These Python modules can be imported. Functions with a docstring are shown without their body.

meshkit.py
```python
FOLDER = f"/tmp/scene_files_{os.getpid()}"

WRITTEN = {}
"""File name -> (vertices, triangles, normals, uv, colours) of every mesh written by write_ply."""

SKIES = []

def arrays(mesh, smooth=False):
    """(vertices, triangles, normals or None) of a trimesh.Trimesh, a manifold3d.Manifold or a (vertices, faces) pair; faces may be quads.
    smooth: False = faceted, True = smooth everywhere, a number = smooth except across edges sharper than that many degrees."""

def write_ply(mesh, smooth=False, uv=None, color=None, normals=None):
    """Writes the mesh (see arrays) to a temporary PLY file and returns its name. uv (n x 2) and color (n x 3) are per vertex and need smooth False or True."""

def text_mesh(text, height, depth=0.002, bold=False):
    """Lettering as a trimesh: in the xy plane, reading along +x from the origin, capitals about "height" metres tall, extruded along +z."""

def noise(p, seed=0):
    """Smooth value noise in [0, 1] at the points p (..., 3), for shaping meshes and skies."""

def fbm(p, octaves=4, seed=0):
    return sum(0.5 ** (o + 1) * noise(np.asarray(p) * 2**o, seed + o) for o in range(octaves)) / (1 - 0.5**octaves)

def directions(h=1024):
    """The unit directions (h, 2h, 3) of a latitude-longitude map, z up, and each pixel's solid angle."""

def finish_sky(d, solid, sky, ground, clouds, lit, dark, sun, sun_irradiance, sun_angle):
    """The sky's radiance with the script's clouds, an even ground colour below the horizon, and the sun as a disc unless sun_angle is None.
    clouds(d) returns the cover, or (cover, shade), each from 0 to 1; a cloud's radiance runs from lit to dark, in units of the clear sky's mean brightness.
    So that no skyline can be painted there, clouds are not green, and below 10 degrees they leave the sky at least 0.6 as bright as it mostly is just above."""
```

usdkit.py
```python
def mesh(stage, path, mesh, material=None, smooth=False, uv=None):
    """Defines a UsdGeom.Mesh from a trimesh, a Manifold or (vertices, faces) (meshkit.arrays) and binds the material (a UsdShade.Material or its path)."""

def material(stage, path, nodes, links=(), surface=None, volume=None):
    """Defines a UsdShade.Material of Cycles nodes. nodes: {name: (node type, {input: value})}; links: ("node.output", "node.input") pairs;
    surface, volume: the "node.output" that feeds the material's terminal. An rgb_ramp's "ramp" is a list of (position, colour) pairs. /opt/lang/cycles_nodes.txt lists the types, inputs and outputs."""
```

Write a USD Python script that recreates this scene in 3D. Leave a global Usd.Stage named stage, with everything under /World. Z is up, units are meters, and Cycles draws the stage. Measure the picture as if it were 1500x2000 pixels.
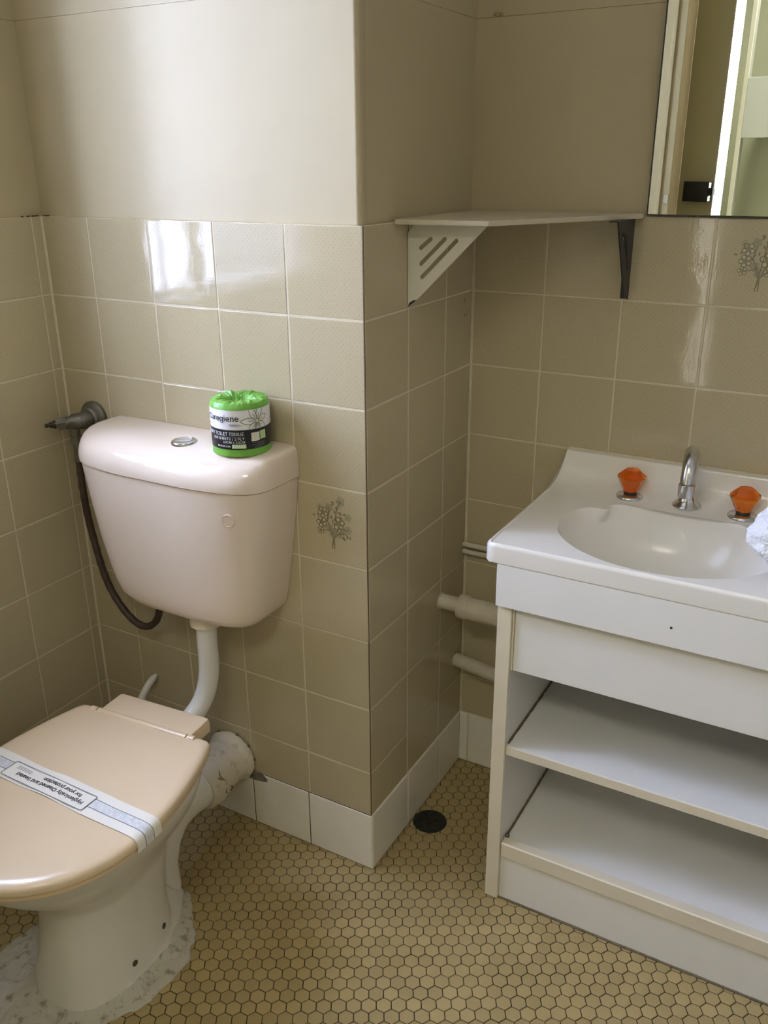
import math, random, sys
import numpy as np, trimesh, manifold3d, shapely
from shapely import geometry as sg, affinity
sys.path.insert(0, "/opt/lang")
import usdkit, meshkit
from pxr import Usd, UsdGeom, UsdLux, UsdShade, Gf, Sdf
random.seed(7); RNG = np.random.default_rng(7)
stage = Usd.Stage.CreateInMemory()
UsdGeom.SetStageUpAxis(stage, UsdGeom.Tokens.z); UsdGeom.SetStageMetersPerUnit(stage, 1.0)
UsdGeom.Xform.Define(stage, '/World'); UsdGeom.Scope.Define(stage, '/World/Looks')

# ------------------------------------------------------------------ camera, sky, lights, exposure
CAM = np.array([0.7466, -1.2551, 1.3926]); YAW, PITCH, ROLL, FPX = -0.51616, -0.37724, -0.00729, 1723.64
EXPOSURE = 0.1
SUN = 9.0
WIN_LIGHT, FROST_LIGHT, HALL_LIGHT, BACK_LIGHT = 47.0, 15.0, 10.0, 14.0
fw = np.array([math.sin(YAW)*math.cos(PITCH), math.cos(YAW)*math.cos(PITCH), math.sin(PITCH)])
r0 = np.array([math.cos(YAW), -math.sin(YAW), 0]); u0 = np.cross(r0, fw)
rt = math.cos(ROLL)*r0+math.sin(ROLL)*u0; up = -math.sin(ROLL)*r0+math.cos(ROLL)*u0
cam = UsdGeom.Camera.Define(stage, '/World/camera')
cam.AddTransformOp().Set(Gf.Matrix4d(*[float(x) for x in (*rt, 0, *up, 0, *(-fw), 0, *CAM, 1)]))
cam.CreateHorizontalApertureAttr(36.0); cam.CreateVerticalApertureAttr(48.0)
cam.CreateFocalLengthAttr(36.0*FPX/1500); cam.CreateClippingRangeAttr(Gf.Vec2f(0.02, 60))
cam.CreateExposureAttr(EXPOSURE)

def rect_light(name, pos, facing, w, h, color, intensity):
    """a window's daylight: a rectangle that shines along `facing`"""
    z = -np.array(facing, float); z /= np.linalg.norm(z)
    x = np.cross([0, 0, 1.0], z); x /= np.linalg.norm(x); y = np.cross(z, x)
    l = UsdLux.RectLight.Define(stage, '/World/'+name)
    l.AddTransformOp().Set(Gf.Matrix4d(*[float(q) for q in (*x, 0, *y, 0, *z, 0, *pos, 1)]))
    l.CreateWidthAttr(w); l.CreateHeightAttr(h); l.CreateIntensityAttr(intensity); l.CreateColorAttr(Gf.Vec3f(*color))
    return l
dome = UsdLux.DomeLight.Define(stage, '/World/sky'); dome.CreateIntensityAttr(0.05); dome.CreateColorAttr(Gf.Vec3f(0.85, 0.93, 1.0))
DAY = (0.86, 1.0, 1.50); BACK_DAY = (1.0, 0.97, 0.84)
WY0, WY1, WZ0, WZ1 = -1.02, -0.285, 1.085, 2.10          # bathroom window opening in the left wall
rect_light('daylight_window', (-0.93, -0.395, (WZ0+WZ1)/2), (1, 0, 0), 0.20, WZ1-WZ0, DAY, WIN_LIGHT)
rect_light('daylight_window_001', (-0.93, -0.765, (WZ0+WZ1)/2), (1, 0, 0), 0.49, WZ1-WZ0, DAY, FROST_LIGHT)
rect_light('daylight_hall', (1.76, -1.872, 1.6), (-1, 0, 0), 0.16, 1.4, (0.9, 1.0, 0.95), HALL_LIGHT)

rect_light('hall_lamp', (0.55, -1.80, 2.385), (0, 0.12, -1), 0.7, 0.5, BACK_DAY, BACK_LIGHT)

sun = UsdLux.DistantLight.Define(stage, '/World/sun'); sun.CreateIntensityAttr(SUN); sun.CreateNormalizeAttr(True); sun.CreateAngleAttr(1.0); sun.CreateColorAttr(Gf.Vec3f(1.0, 0.97, 0.90))
sz_ = np.array([1.56, -0.49, 0.34]); sz_ /= np.linalg.norm(sz_); sx_ = np.cross([0, 0, 1.0], sz_); sx_ /= np.linalg.norm(sx_); sy_ = np.cross(sz_, sx_)   # low sun through the small hall window
sun.AddTransformOp().Set(Gf.Matrix4d(*[float(q) for q in (*sx_, 0, *sy_, 0, *sz_, 0, 0, 0, 0, 1)]))

# ------------------------------------------------------------------ helpers
XL, D = -0.7326, 0.4291                  # left wall face, vanity wall face (pillar corner is the origin of x, y)
ZT = 1.3001                              # top of the wall tiles
PH, PV = 0.1525, 0.1507                  # tile pitch
SKZ = 0.1415                             # skirting tile height
names = {}
def numbered(parent, name):
    k = (parent, name); n = names.get(k, 0); names[k] = n+1
    return f'{parent}/{name}' + (f'_{n:03d}' if n else '')
def tag(p, label=None, cat=None, group=None, kind=None):
    p = p.GetPrim() if hasattr(p, 'GetPrim') else p
    for k, v in (('label', label), ('category', cat), ('group', group), ('kind', kind)):
        if v: p.SetCustomDataByKey(k, v)
    return p
def thing(name, label=None, cat=None, loc=(0, 0, 0), rot=None, group=None, kind=None):
    x = UsdGeom.Xform.Define(stage, numbered('/World', name))
    if any(loc): x.AddTranslateOp().Set(Gf.Vec3d(*map(float, loc)))
    if rot: x.AddRotateXYZOp().Set(Gf.Vec3f(*rot))
    return tag(x, label, cat, group, kind)
def obj(name, mesh, m, parent=None, smooth=False, label=None, kind=None, cat=None):
    pp = str(parent.GetPath()) if parent else '/World'
    p = usdkit.mesh(stage, numbered(pp, name), mesh, m, smooth)
    tag(p, label, cat, None, kind)
    return p.GetPrim()
def box(x0, x1, y0, y1, z0, z1):
    b = trimesh.creation.box((abs(x1-x0), abs(y1-y0), abs(z1-z0))); b.apply_translation(((x0+x1)/2, (y0+y1)/2, (z0+z1)/2)); return b
def bbox(x0, x1, y0, y1, z0, z1, b=0.0015):
    """box with chamfered edges (26 faces)"""
    c = np.array([(x0+x1)/2, (y0+y1)/2, (z0+z1)/2]); h = np.array([abs(x1-x0), abs(y1-y0), abs(z1-z0)])/2
    b = min(b, h.min()*0.45); pts = []
    for s in np.ndindex(2, 2, 2):
        s = np.array(s)*2-1
        for k in range(3):
            q = h-b; q[k] = h[k]; pts.append(c+s*q)
    return trimesh.convex.convex_hull(np.array(pts))
def cat(*ms): return trimesh.util.concatenate([m for m in ms])
def loft(rings, cap0=True, cap1=True):
    n = len(rings[0]); v = [np.asarray(r, float) for r in rings]; f = []
    for k in range(len(rings)-1):
        for i in range(n):
            j = (i+1) % n; a, b, c, d = k*n+i, k*n+j, (k+1)*n+j, (k+1)*n+i
            f += [(a, b, c), (a, c, d)]
    V = np.vstack(v)
    if cap0: V = np.vstack([V, v[0].mean(0)]); c = len(V)-1; f += [(c, (i+1) % n, i) for i in range(n)]
    if cap1: V = np.vstack([V, v[-1].mean(0)]); c = len(V)-1; o = (len(rings)-1)*n; f += [(c, o+i, o+(i+1) % n) for i in range(n)]
    return trimesh.Trimesh(V, f, process=False)
def lathe(profile, n=32, axis='z', at=(0, 0, 0), cap=True):
    """profile: (radius, height) pairs from bottom to top"""
    rings = [[(r*math.cos(t), r*math.sin(t), z) for t in np.linspace(0, 2*math.pi, n, endpoint=False)] for r, z in profile]
    m = loft(rings, cap, cap)
    if axis == 'x': m.apply_transform(trimesh.transformations.rotation_matrix(math.pi/2, (0, 1, 0)))
    if axis == '-y': m.apply_transform(trimesh.transformations.rotation_matrix(math.pi/2, (1, 0, 0)))
    m.apply_translation(at); return m
def spline(pts, n=24):
    from scipy.interpolate import CubicSpline
    p = np.array(pts, float); t = np.r_[0, np.cumsum(np.linalg.norm(np.diff(p, axis=0), axis=1))]
    return CubicSpline(t, p)(np.linspace(0, t[-1], n))
def tube(pts, r, n=14, cap=True):
    p = np.array(pts, float); rr = np.broadcast_to(np.asarray(r, float), len(p)); rings = []
    tg = np.gradient(p, axis=0); tg /= np.linalg.norm(tg, axis=1)[:, None]
    a = np.cross(tg[0], (0.3, 0.5, 0.8)); a /= np.linalg.norm(a)
    for k in range(len(p)):
        a = a-tg[k]*(a@tg[k]); a /= np.linalg.norm(a); b = np.cross(tg[k], a)
        rings.append([p[k]+rr[k]*(math.cos(t)*a+math.sin(t)*b) for t in np.linspace(0, 2*math.pi, n, endpoint=False)])
    return loft(rings, cap, cap)
def extrude(poly, h, at=(0, 0, 0)):
    m = cat(*[trimesh.creation.extrude_polygon(g, h, engine='earcut') for g in getattr(poly, 'geoms', [poly])]); m.apply_translation(at); return m
def mani(m): return manifold3d.Manifold(manifold3d.Mesh(np.asarray(m.vertices, np.float32), np.asarray(m.faces, np.uint32)))
def clean(m):
    m = m.copy(); m.merge_vertices(); m.update_faces(m.nondegenerate_faces()); trimesh.repair.fix_normals(m); return m
def to_tri(M):
    k = M.to_mesh(); return trimesh.Trimesh(k.vert_properties[:, :3], k.tri_verts, process=False)
def plane_map(m, o, ex, ey):
    """put a mesh drawn in the xy plane (z = outwards) onto the plane through o spanned by ex, ey"""
    ex, ey = np.array(ex, float), np.array(ey, float); ez = np.cross(ex, ey)
    v = np.asarray(m.vertices); m = m.copy(); m.vertices = np.array(o)+v[:, :1]*ex+v[:, 1:2]*ey+v[:, 2:]*ez; return m
def superell(hx, hy, cx, cy, z, n=2.4, k=48):
    t = np.linspace(0, 2*math.pi, k, endpoint=False); c, s = np.cos(t), np.sin(t)
    return np.c_[cx+hx*np.sign(c)*np.abs(c)**(2/n), cy+hy*np.sign(s)*np.abs(s)**(2/n), np.full(k, z)]
def ball(p, r, n=2):
    b = trimesh.creation.icosphere(n, r); b.apply_translation(p); return b
def hull(*pr): return trimesh.convex.convex_hull(np.vstack([ball(p, r).vertices for p, r in pr]))

# ------------------------------------------------------------------ materials
def mat(name, color, rough=0.5, metal=0.0, bump=0.0, bscale=200.0, var=0.0, vscale=6.0, dark=None, spec=0.5, coat=0.0, extra=None, rnd=0.0, island=False, trans=0.0, ramp=(0.36, 0.7)):
    """principled surface; var: soft noise towards `dark`; rnd: tone by object; bump: fine relief"""
    N = {'p': ('principled_bsdf', {'base_color': color, 'roughness': rough, 'metallic': metal, 'specular_ior_level': spec, 'coat_weight': coat, 'coat_roughness': 0.05, 'transmission_weight': trans, **(extra or {})}),
         'geo': ('geometry', {})}
    L = []; src = None
    if var:
        N['nz'] = ('noise_texture', {'scale': vscale, 'detail': 5, 'roughness': 0.6})
        N['rp'] = ('rgb_ramp', {'ramp': [(ramp[0], (1, 1, 1)), (ramp[1], (0, 0, 0))]})
        N['vm'] = ('math', {'math_type': 'multiply', 'value2': var})
        N['mx'] = ('mix_color', {'a': color, 'b': dark or tuple(c*0.5 for c in color)})
        L += [('geo.position', 'nz.vector'), ('nz.fac', 'rp.fac'), ('rp.color', 'vm.value1'), ('vm.value', 'mx.fac')]; src = 'mx.result'
    if rnd:
        N['oi'] = ('object_info', {}); N['rr'] = ('map_range', {'from_min': 0, 'from_max': 1, 'to_min': 1-rnd, 'to_max': 1+rnd})
        N['hs'] = ('hsv', {'color': color})
        L += [(('geo.random_per_island' if island else 'oi.random'), 'rr.value'), ('rr.result', 'hs.value')]
        if src: L.append((src, 'hs.color'))
        src = 'hs.color'
    if src: L.append((src, 'p.base_color'))
    if bump:
        N['bn'] = ('noise_texture', {'scale': bscale, 'detail': 3}); N['bp'] = ('bump', {'strength': 1.0, 'distance': bump})
        L += [('geo.position', 'bn.vector'), ('bn.fac', 'bp.height'), ('bp.normal', 'p.normal')]
    return usdkit.material(stage, '/World/Looks/'+name, N, L, 'p.BSDF')
def tile_mat(name, axis, color=(0.52, 0.445, 0.285), dot=(0.33, 0.27, 0.16)):
    """glazed tile with a staggered print of fine dots; axis = the wall normal, dropped from the pattern"""
    sc = [1, 1, 1]; sc['xyz'.index(axis)] = 0
    rot = {'y': (0, math.pi/4, 0), 'x': (math.pi/4, 0, 0)}[axis]
    N = {'geo': ('geometry', {}), 'm1': ('mapping', {'scale': tuple(sc)}), 'm2': ('mapping', {'rotation': rot}),
         'vo': ('voronoi_texture', {'scale': 150.0, 'randomness': 0.12}), 'lt': ('map_range', {'from_min': 0.10, 'from_max': 0.17, 'to_min': 0.6, 'to_max': 0.0, 'clamp': True}),
         'oi': ('object_info', {}), 'rr': ('map_range', {'to_min': 0.98, 'to_max': 1.02}), 'hs': ('hsv', {'color': color}),
         'n2': ('noise_texture', {'scale': 900.0, 'detail': 1}), 'r2': ('map_range', {'from_min': 0.3, 'from_max': 0.7, 'to_min': 0.95, 'to_max': 1.05}), 'h2': ('hsv', {}),
         'mx': ('mix_color', {'b': dot}), 'p': ('principled_bsdf', {'roughness': 0.06, 'specular_ior_level': 0.55}),
         'bn': ('noise_texture', {'scale': 260.0, 'detail': 2}), 'b1': ('bump', {'distance': 0.00006}),
         'bw': ('noise_texture', {'scale': 14.0, 'detail': 1}), 'b2': ('bump', {'distance': 0.0007})}
    L = [('geo.position', 'm1.vector'), ('m1.vector', 'm2.vector'), ('m2.vector', 'vo.vector'), ('vo.distance', 'lt.value'), ('oi.random', 'rr.value'), ('rr.result', 'hs.value'),
         ('geo.position', 'n2.vector'), ('n2.fac', 'r2.value'), ('r2.result', 'h2.value'), ('hs.color', 'h2.color'),
         ('h2.color', 'mx.a'), ('lt.result', 'mx.fac'), ('mx.result', 'p.base_color'),
         ('geo.position', 'bw.vector'), ('bw.fac', 'b2.height'), ('geo.position', 'bn.vector'), ('bn.fac', 'b1.height'), ('b2.normal', 'b1.normal'), ('b1.normal', 'p.normal')]
    return usdkit.material(stage, '/World/Looks/'+name, N, L, 'p.BSDF')
M = {}
M['plaster'] = mat('plaster', (0.525, 0.447, 0.282), 0.42, bump=0.0006, bscale=28, spec=0.35, var=0.12, vscale=3.0, dark=(0.50, 0.41, 0.24))
M['tile_y'] = tile_mat('tile_y', 'y'); M['tile_x'] = tile_mat('tile_x', 'x')
M['grout'] = mat('grout', (0.70, 0.62, 0.455), 0.75, bump=0.0004, bscale=500, var=0.45, vscale=30, dark=(0.56, 0.48, 0.32))
M['joint_brown'] = mat('joint_brown', (0.16, 0.11, 0.06), 0.8)
M['patch_grey'] = mat('patch_grey', (0.27, 0.245, 0.185), 0.85, var=0.8, vscale=60, dark=(0.12, 0.10, 0.07))
M['mildew'] = mat('mildew', (0.09, 0.075, 0.04), 0.9, bump=0.0008, bscale=400)
M['skirting'] = mat('skirting', (0.87, 0.83, 0.72), 0.14, var=0.25, vscale=14, dark=(0.70, 0.62, 0.46), rnd=0.03, bump=0.0006, bscale=16)
M['hex'] = mat('hex', (0.46, 0.352, 0.16), 0.34, rnd=0.09, var=0.5, vscale=5, dark=(0.36, 0.265, 0.105), bump=0.00012, bscale=700, spec=0.45)
M['hex_many'] = mat('hex_many', (0.46, 0.352, 0.16), 0.34, rnd=0.09, island=True, var=0.5, vscale=5, dark=(0.36, 0.265, 0.105), bump=0.00012, bscale=700, spec=0.45)
M['floor_grout'] = mat('floor_grout', (0.035, 0.024, 0.010), 0.95, spec=0.15, var=0.8, vscale=7, dark=(0.12, 0.09, 0.045))
M['cistern'] = mat('cistern', (0.80, 0.68, 0.555), 0.07, spec=0.5, bump=0.0001, bscale=9)
M['seat'] = mat('seat', (0.76, 0.60, 0.40), 0.24, var=0.25, vscale=5, dark=(0.70, 0.53, 0.33), bump=0.0003, bscale=30)
M['seat_edge'] = mat('seat_edge', (0.72, 0.54, 0.33), 0.3, var=0.4, vscale=12, dark=(0.66, 0.45, 0.22))
M['china'] = mat('china', (0.80, 0.76, 0.66), 0.22, var=0.2, vscale=9, dark=(0.70, 0.64, 0.50), bump=0.0006, bscale=18)
M['putty'] = mat('putty', (0.70, 0.635, 0.49), 0.8, var=0.8, vscale=45, ramp=(0.30, 0.46), dark=(0.48, 0.41, 0.27), bump=0.002, bscale=80)
M['cement'] = mat('cement', (0.54, 0.505, 0.40), 0.85, var=0.85, vscale=55, ramp=(0.34, 0.46), dark=(0.27, 0.225, 0.145), bump=0.0035, bscale=70)
M['pipe_paint'] = mat('pipe_paint', (0.66, 0.60, 0.47), 0.5, var=0.4, vscale=20, dark=(0.48, 0.41, 0.28), bump=0.001, bscale=120)
M['plastic'] = mat('plastic', (0.78, 0.76, 0.70), 0.3)
M['cream_plastic'] = mat('cream_plastic', (0.74, 0.68, 0.52), 0.4)
M['chrome'] = mat('chrome', (0.66, 0.66, 0.66), 0.17, metal=1.0, bump=0.0002, bscale=60)
M['old_metal'] = mat('old_metal', (0.24, 0.23, 0.19), 0.42, metal=0.75, var=0.6, vscale=40, dark=(0.11, 0.10, 0.075), bump=0.0006, bscale=160)
M['dark_metal'] = mat('dark_metal', (0.05, 0.045, 0.035), 0.5, metal=0.5)
M['braid'] = mat('braid', (0.10, 0.075, 0.055), 0.5, metal=0.35, var=0.7, vscale=45, dark=(0.055, 0.028, 0.02), bump=0.001, bscale=600)
M['shelf'] = mat('shelf', (0.60, 0.53, 0.38), 0.45, var=0.2, vscale=9)
M['bracket_white'] = mat('bracket_white', (0.70, 0.67, 0.55), 0.4)
M['bracket_black'] = mat('bracket_black', (0.022, 0.022, 0.024), 0.45)
M['mirror'] = mat('mirror', (0.90, 0.93, 0.90), 0.004, metal=1.0)
M['mirror_edge'] = mat('mirror_edge', (0.03, 0.03, 0.022), 0.5, var=0.5, vscale=40, dark=(0.10, 0.08, 0.05))
M['laminate'] = mat('laminate', (0.86, 0.845, 0.80), 0.33, var=0.12, vscale=5, dark=(0.82, 0.785, 0.71))
M['edge_strip'] = mat('edge_strip', (0.82, 0.745, 0.58), 0.38, var=0.25, vscale=9, dark=(0.74, 0.64, 0.46))
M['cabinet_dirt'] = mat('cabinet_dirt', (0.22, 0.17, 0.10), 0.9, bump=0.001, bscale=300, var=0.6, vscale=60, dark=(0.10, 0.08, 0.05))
M['vanity_top'] = mat('vanity_top', (0.84, 0.805, 0.73), 0.2, spec=0.5, bump=0.0003, bscale=9)
M['amber'] = mat('amber', (0.95, 0.27, 0.012), 0.06, trans=0.95, extra={'ior': 1.45})
M['towel'] = mat('towel', (0.86, 0.86, 0.88), 0.95, bump=0.004, bscale=260, extra={'sheen_weight': 0.3})
M['drain'] = mat('drain', (0.035, 0.04, 0.032), 0.5, metal=0.4, var=0.6, vscale=80, dark=(0.015, 0.015, 0.012), bump=0.001, bscale=300)
M['paper'] = mat('paper', (0.84, 0.80, 0.70), 0.6)
M['ink_grey'] = mat('ink_grey', (0.22, 0.23, 0.25), 0.6)
M['ink_pale'] = mat('ink_pale', (0.56, 0.57, 0.57), 0.6, var=0.9, vscale=160, dark=(0.80, 0.80, 0.78))
M['ink_black'] = mat('ink_black', (0.015, 0.015, 0.015), 0.6)
M['wrap_green'] = mat('wrap_green', (0.17, 0.43, 0.06), 0.35, spec=0.4)
M['wrap_white'] = mat('wrap_white', (0.84, 0.83, 0.86), 0.4)
M['wrap_black'] = mat('wrap_black', (0.015, 0.015, 0.017), 0.35)
M['olive_ink'] = mat('olive_ink', (0.20, 0.22, 0.08), 0.5)
M['pale_green'] = mat('pale_green', (0.45, 0.62, 0.30), 0.5)
M['pale_cream'] = mat('pale_cream', (0.74, 0.71, 0.56), 0.5)
M['white_ink'] = mat('white_ink', (0.85, 0.85, 0.85), 0.5)
M['flower_dark'] = mat('flower_dark', (0.25, 0.215, 0.125), 0.2)
M['flower_grey'] = mat('flower_grey', (0.38, 0.345, 0.235), 0.2)
M['flower_pale'] = mat('flower_pale', (0.58, 0.515, 0.36), 0.2)
M['white_paint'] = mat('white_paint', (0.80, 0.79, 0.74), 0.3)
M['door_paint'] = mat('door_paint', (0.47, 0.435, 0.27), 0.4)
M['frame_paint'] = mat('frame_paint', (0.48, 0.395, 0.21), 0.4)
M['timber'] = mat('timber', (0.50, 0.38, 0.22), 0.45, var=0.5, vscale=12, dark=(0.36, 0.26, 0.14))
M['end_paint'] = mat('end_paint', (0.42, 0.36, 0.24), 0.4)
M['board_grey'] = mat('board_grey', (0.60, 0.64, 0.68), 0.4)
M['hall_paint'] = mat('hall_paint', (0.52, 0.53, 0.40), 0.5)
M['ceiling'] = mat('ceiling', (0.66, 0.61, 0.48), 0.6)
M['lace'] = usdkit.material(stage, '/World/Looks/lace', {'d': ('diffuse_bsdf', {'color': (0.85, 0.85, 0.84)}), 't': ('translucent_bsdf', {'color': (0.85, 0.85, 0.84)}), 'm': ('mix_closure', {'fac': 0.55})},
                            [('d.BSDF', 'm.closure1'), ('t.BSDF', 'm.closure2')], 'm.closure')
M['pane'] = usdkit.material(stage, '/World/Looks/pane', {'t': ('transparent_bsdf', {}), 'g': ('glossy_bsdf', {'color': (1, 1, 1), 'roughness': 0.01}), 'f': ('fresnel', {'IOR': 1.45}), 'geo': ('geometry', {}),
                             'i': ('math', {'math_type': 'subtract', 'value1': 1.0}), 'x': ('math', {'math_type': 'multiply'}), 'm': ('mix_closure', {})},
                            [('geo.backfacing', 'i.value2'), ('f.fac', 'x.value1'), ('i.value', 'x.value2'), ('x.value', 'm.fac'), ('t.BSDF', 'm.closure1'), ('g.BSDF', 'm.closure2')], 'm.closure')

# ------------------------------------------------------------------ the room's shell
CEIL = 2.42; YF0, YF1 = -1.15, -1.27           # front wall (behind the camera) with the doorway
SEAM = 1.637
def tile_mesh(w, h, t=0.006, b=0.0013):
    """glazed tile in the xy plane, origin at its lower left corner, pillowed edge"""
    x0, x1, y0, y1 = 0.00122, w-0.00122, 0.00122, h-0.00122
    r = lambda i, z: np.array([(x0+i, y0+i, z), (x1-i, y0+i, z), (x1-i, y1-i, z), (x0+i, y1-i, z)])
    return loft([r(0, -t), r(0, -b), r(b*0.35, -b*0.35), r(b*1.3, 0)], False, True)
def lay(wall, u_edges, z_edges, place, m, skip=None, name='tile'):
    """tiles over the grid of edges; place(u, z) gives the world point of the tile's lower left corner, and the outward frame"""
    out = {}
    for i in range(len(u_edges)-1):
        for j in range(len(z_edges)-1):
            u0_, u1_, z0_, z1_ = u_edges[i], u_edges[i+1], z_edges[j], z_edges[j+1]
            if skip and skip(u0_, u1_, z0_, z1_): continue
            t = tile_mesh(u1_-u0_, z1_-z0_)
            w_, h_ = u1_-u0_, z1_-z0_
            a, b = RNG.normal(0, 0.0022, 2)
            v = np.array(t.vertices); v[:, 2] += (v[:, 0]-w_/2)*a+(v[:, 1]-h_/2)*b-0.0002; t.vertices = v
            o, ex, ey = place(u0_, z0_)
            out[i, j] = obj(name, plane_map(t, o, ex, ey), m, wall)
    return out
zrows = [SKZ] + [ZT-PV*k for k in range(7, -1, -1)]

# wall_back: behind the cistern, front of the boxed-out pillar
wb = thing('wall_back', 'cream plastered wall behind the toilet with beige glazed tiles on its lower part', 'wall', kind='structure')
t = np.linspace(0, math.pi/2, 9); R = 0.008
arc = [(-0.0095-R+R*math.cos(a), 0.008+R-R*math.sin(a)) for a in t[::-1]]
polyA = sg.Polygon([(-0.86, 0.008)]+arc+[(-0.0095, 0.03), (-0.03, 0.12), (-0.86, 0.12)])
obj('plaster', cat(extrude(polyA, SEAM, (0, 0, 0)), extrude(polyA, CEIL-SEAM-0.0005, (0, 0, SEAM+0.0005))), M['plaster'], wb, 30)
obj('grout', box(XL-0.004, -0.0015, 0.0008, 0.0079, 0, ZT-0.001), M['grout'], wb)
ua = [XL]+[-PH*k for k in (4, 3, 2, 1, 0)]
ta = lay(wb, ua, zrows, lambda u, z: ((u, 0, z), (1, 0, 0), (0, 0, 1)), M['tile_y'])
# wall_middle: the pillar's side
wm = thing('wall_middle', 'side of the boxed-out wall between toilet and basin, plaster over beige tiles', 'wall', kind='structure')
polyB = sg.Polygon([(-0.0095, 0.0301), (-0.0095, D+0.06), (-0.12, D+0.06), (-0.12, 0.1201), (-0.0301, 0.1201)])
obj('plaster', cat(extrude(polyB, SEAM), extrude(polyB, CEIL-SEAM-0.0005, (0, 0, SEAM+0.0005))), M['plaster'], wm, 30)
obj('grout', box(-0.0079, -0.0008, 0.0028, D+0.004, 0, ZT-0.001), M['grout'], wm)
obj('corner_joint', box(-0.0024, -0.0006, 0.0003, 0.0028, SKZ, ZT-0.001), M['joint_brown'], wm, label='brown joint along the outer corner')
lay(wm, [0.0026, 0.1556, 0.3101, D], zrows, lambda u, z: ((0, u, z), (0, 1, 0), (0, 0, 1)), M['tile_x'])
# wall_right: behind the basin
XE = 0.93
wr = thing('wall_right', 'plastered and tiled wall behind the wash basin, below and beside the mirror', 'wall', kind='structure')
yb = D+0.008
obj('plaster', cat(box(-0.0095, XE+0.1, yb, yb+0.06, 0, SEAM), box(-0.0095, XE+0.1, yb, yb+0.06, SEAM+0.0005, CEIL)), M['plaster'], wr)
obj('grout', box(0.0, XE, D+0.0008, D+0.0079, 0, ZT-0.001), M['grout'], wr)
obj('corner_grout', cat(extrude(sg.Polygon([(0.0, D-0.0006), (0.0055, D-0.0006), (0.0055, D+0.002), (-0.0005, D+0.002)]), ZT-SKZ-0.001, (0, 0, SKZ))), M['grout'], wr)
ub = [0.0045]+[0.1541+PH*k for k in range(5)]+[XE]
tb = lay(wr, ub, zrows, lambda u, z: ((u, D, z), (1, 0, 0), (0, 0, 1)), M['tile_y'])
obj('corner_grout', extrude(sg.Polygon([(XL-0.002, 0.002), (XL-0.002, -0.0035), (XL+0.0005, -0.003), (XL+0.0035, -0.0005), (XL+0.0035, 0.002)]), ZT-SKZ-0.002, (0, 0, SKZ)), M['grout'], wb)
# wall_left with the window opening
wl = thing('wall_left', 'left wall of beige tiles with plaster above and a window outside the picture', 'wall', kind='structure')
xl = XL-0.008; XO = XL-0.15
lefts = []
for z0, z1 in ((0, SEAM), (SEAM+0.0005, CEIL)):
    lefts.append(box(XO, xl, WY1, 0.12, z0, z1)); lefts.append(box(XO, xl, YF1, WY0, z0, z1))
lefts += [box(XO, xl, WY0, WY1, 0, WZ0), box(XO, xl, WY0, WY1, WZ1, CEIL)]
obj('plaster', cat(*lefts), M['plaster'], wl)
obj('grout', cat(box(xl+0.0001, XL-0.0008, YF0, 0.0, 0, WZ0-0.001), box(xl+0.0001, XL-0.0008, WY1+0.001, 0.0, WZ0-0.001, ZT-0.001), box(xl+0.0001, XL-0.0008, YF0, WY0-0.001, WZ0-0.001, ZT-0.001)), M['grout'], wl)
ul = [-1.148]+[-0.0245-PH*k for k in range(7, -1, -1)]+[0.0]
def cutwin(u0_, u1_, z0_, z1_): return u1_ > WY0+0.002 and u0_ < WY1-0.002 and z1_ > WZ0+0.002
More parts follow.
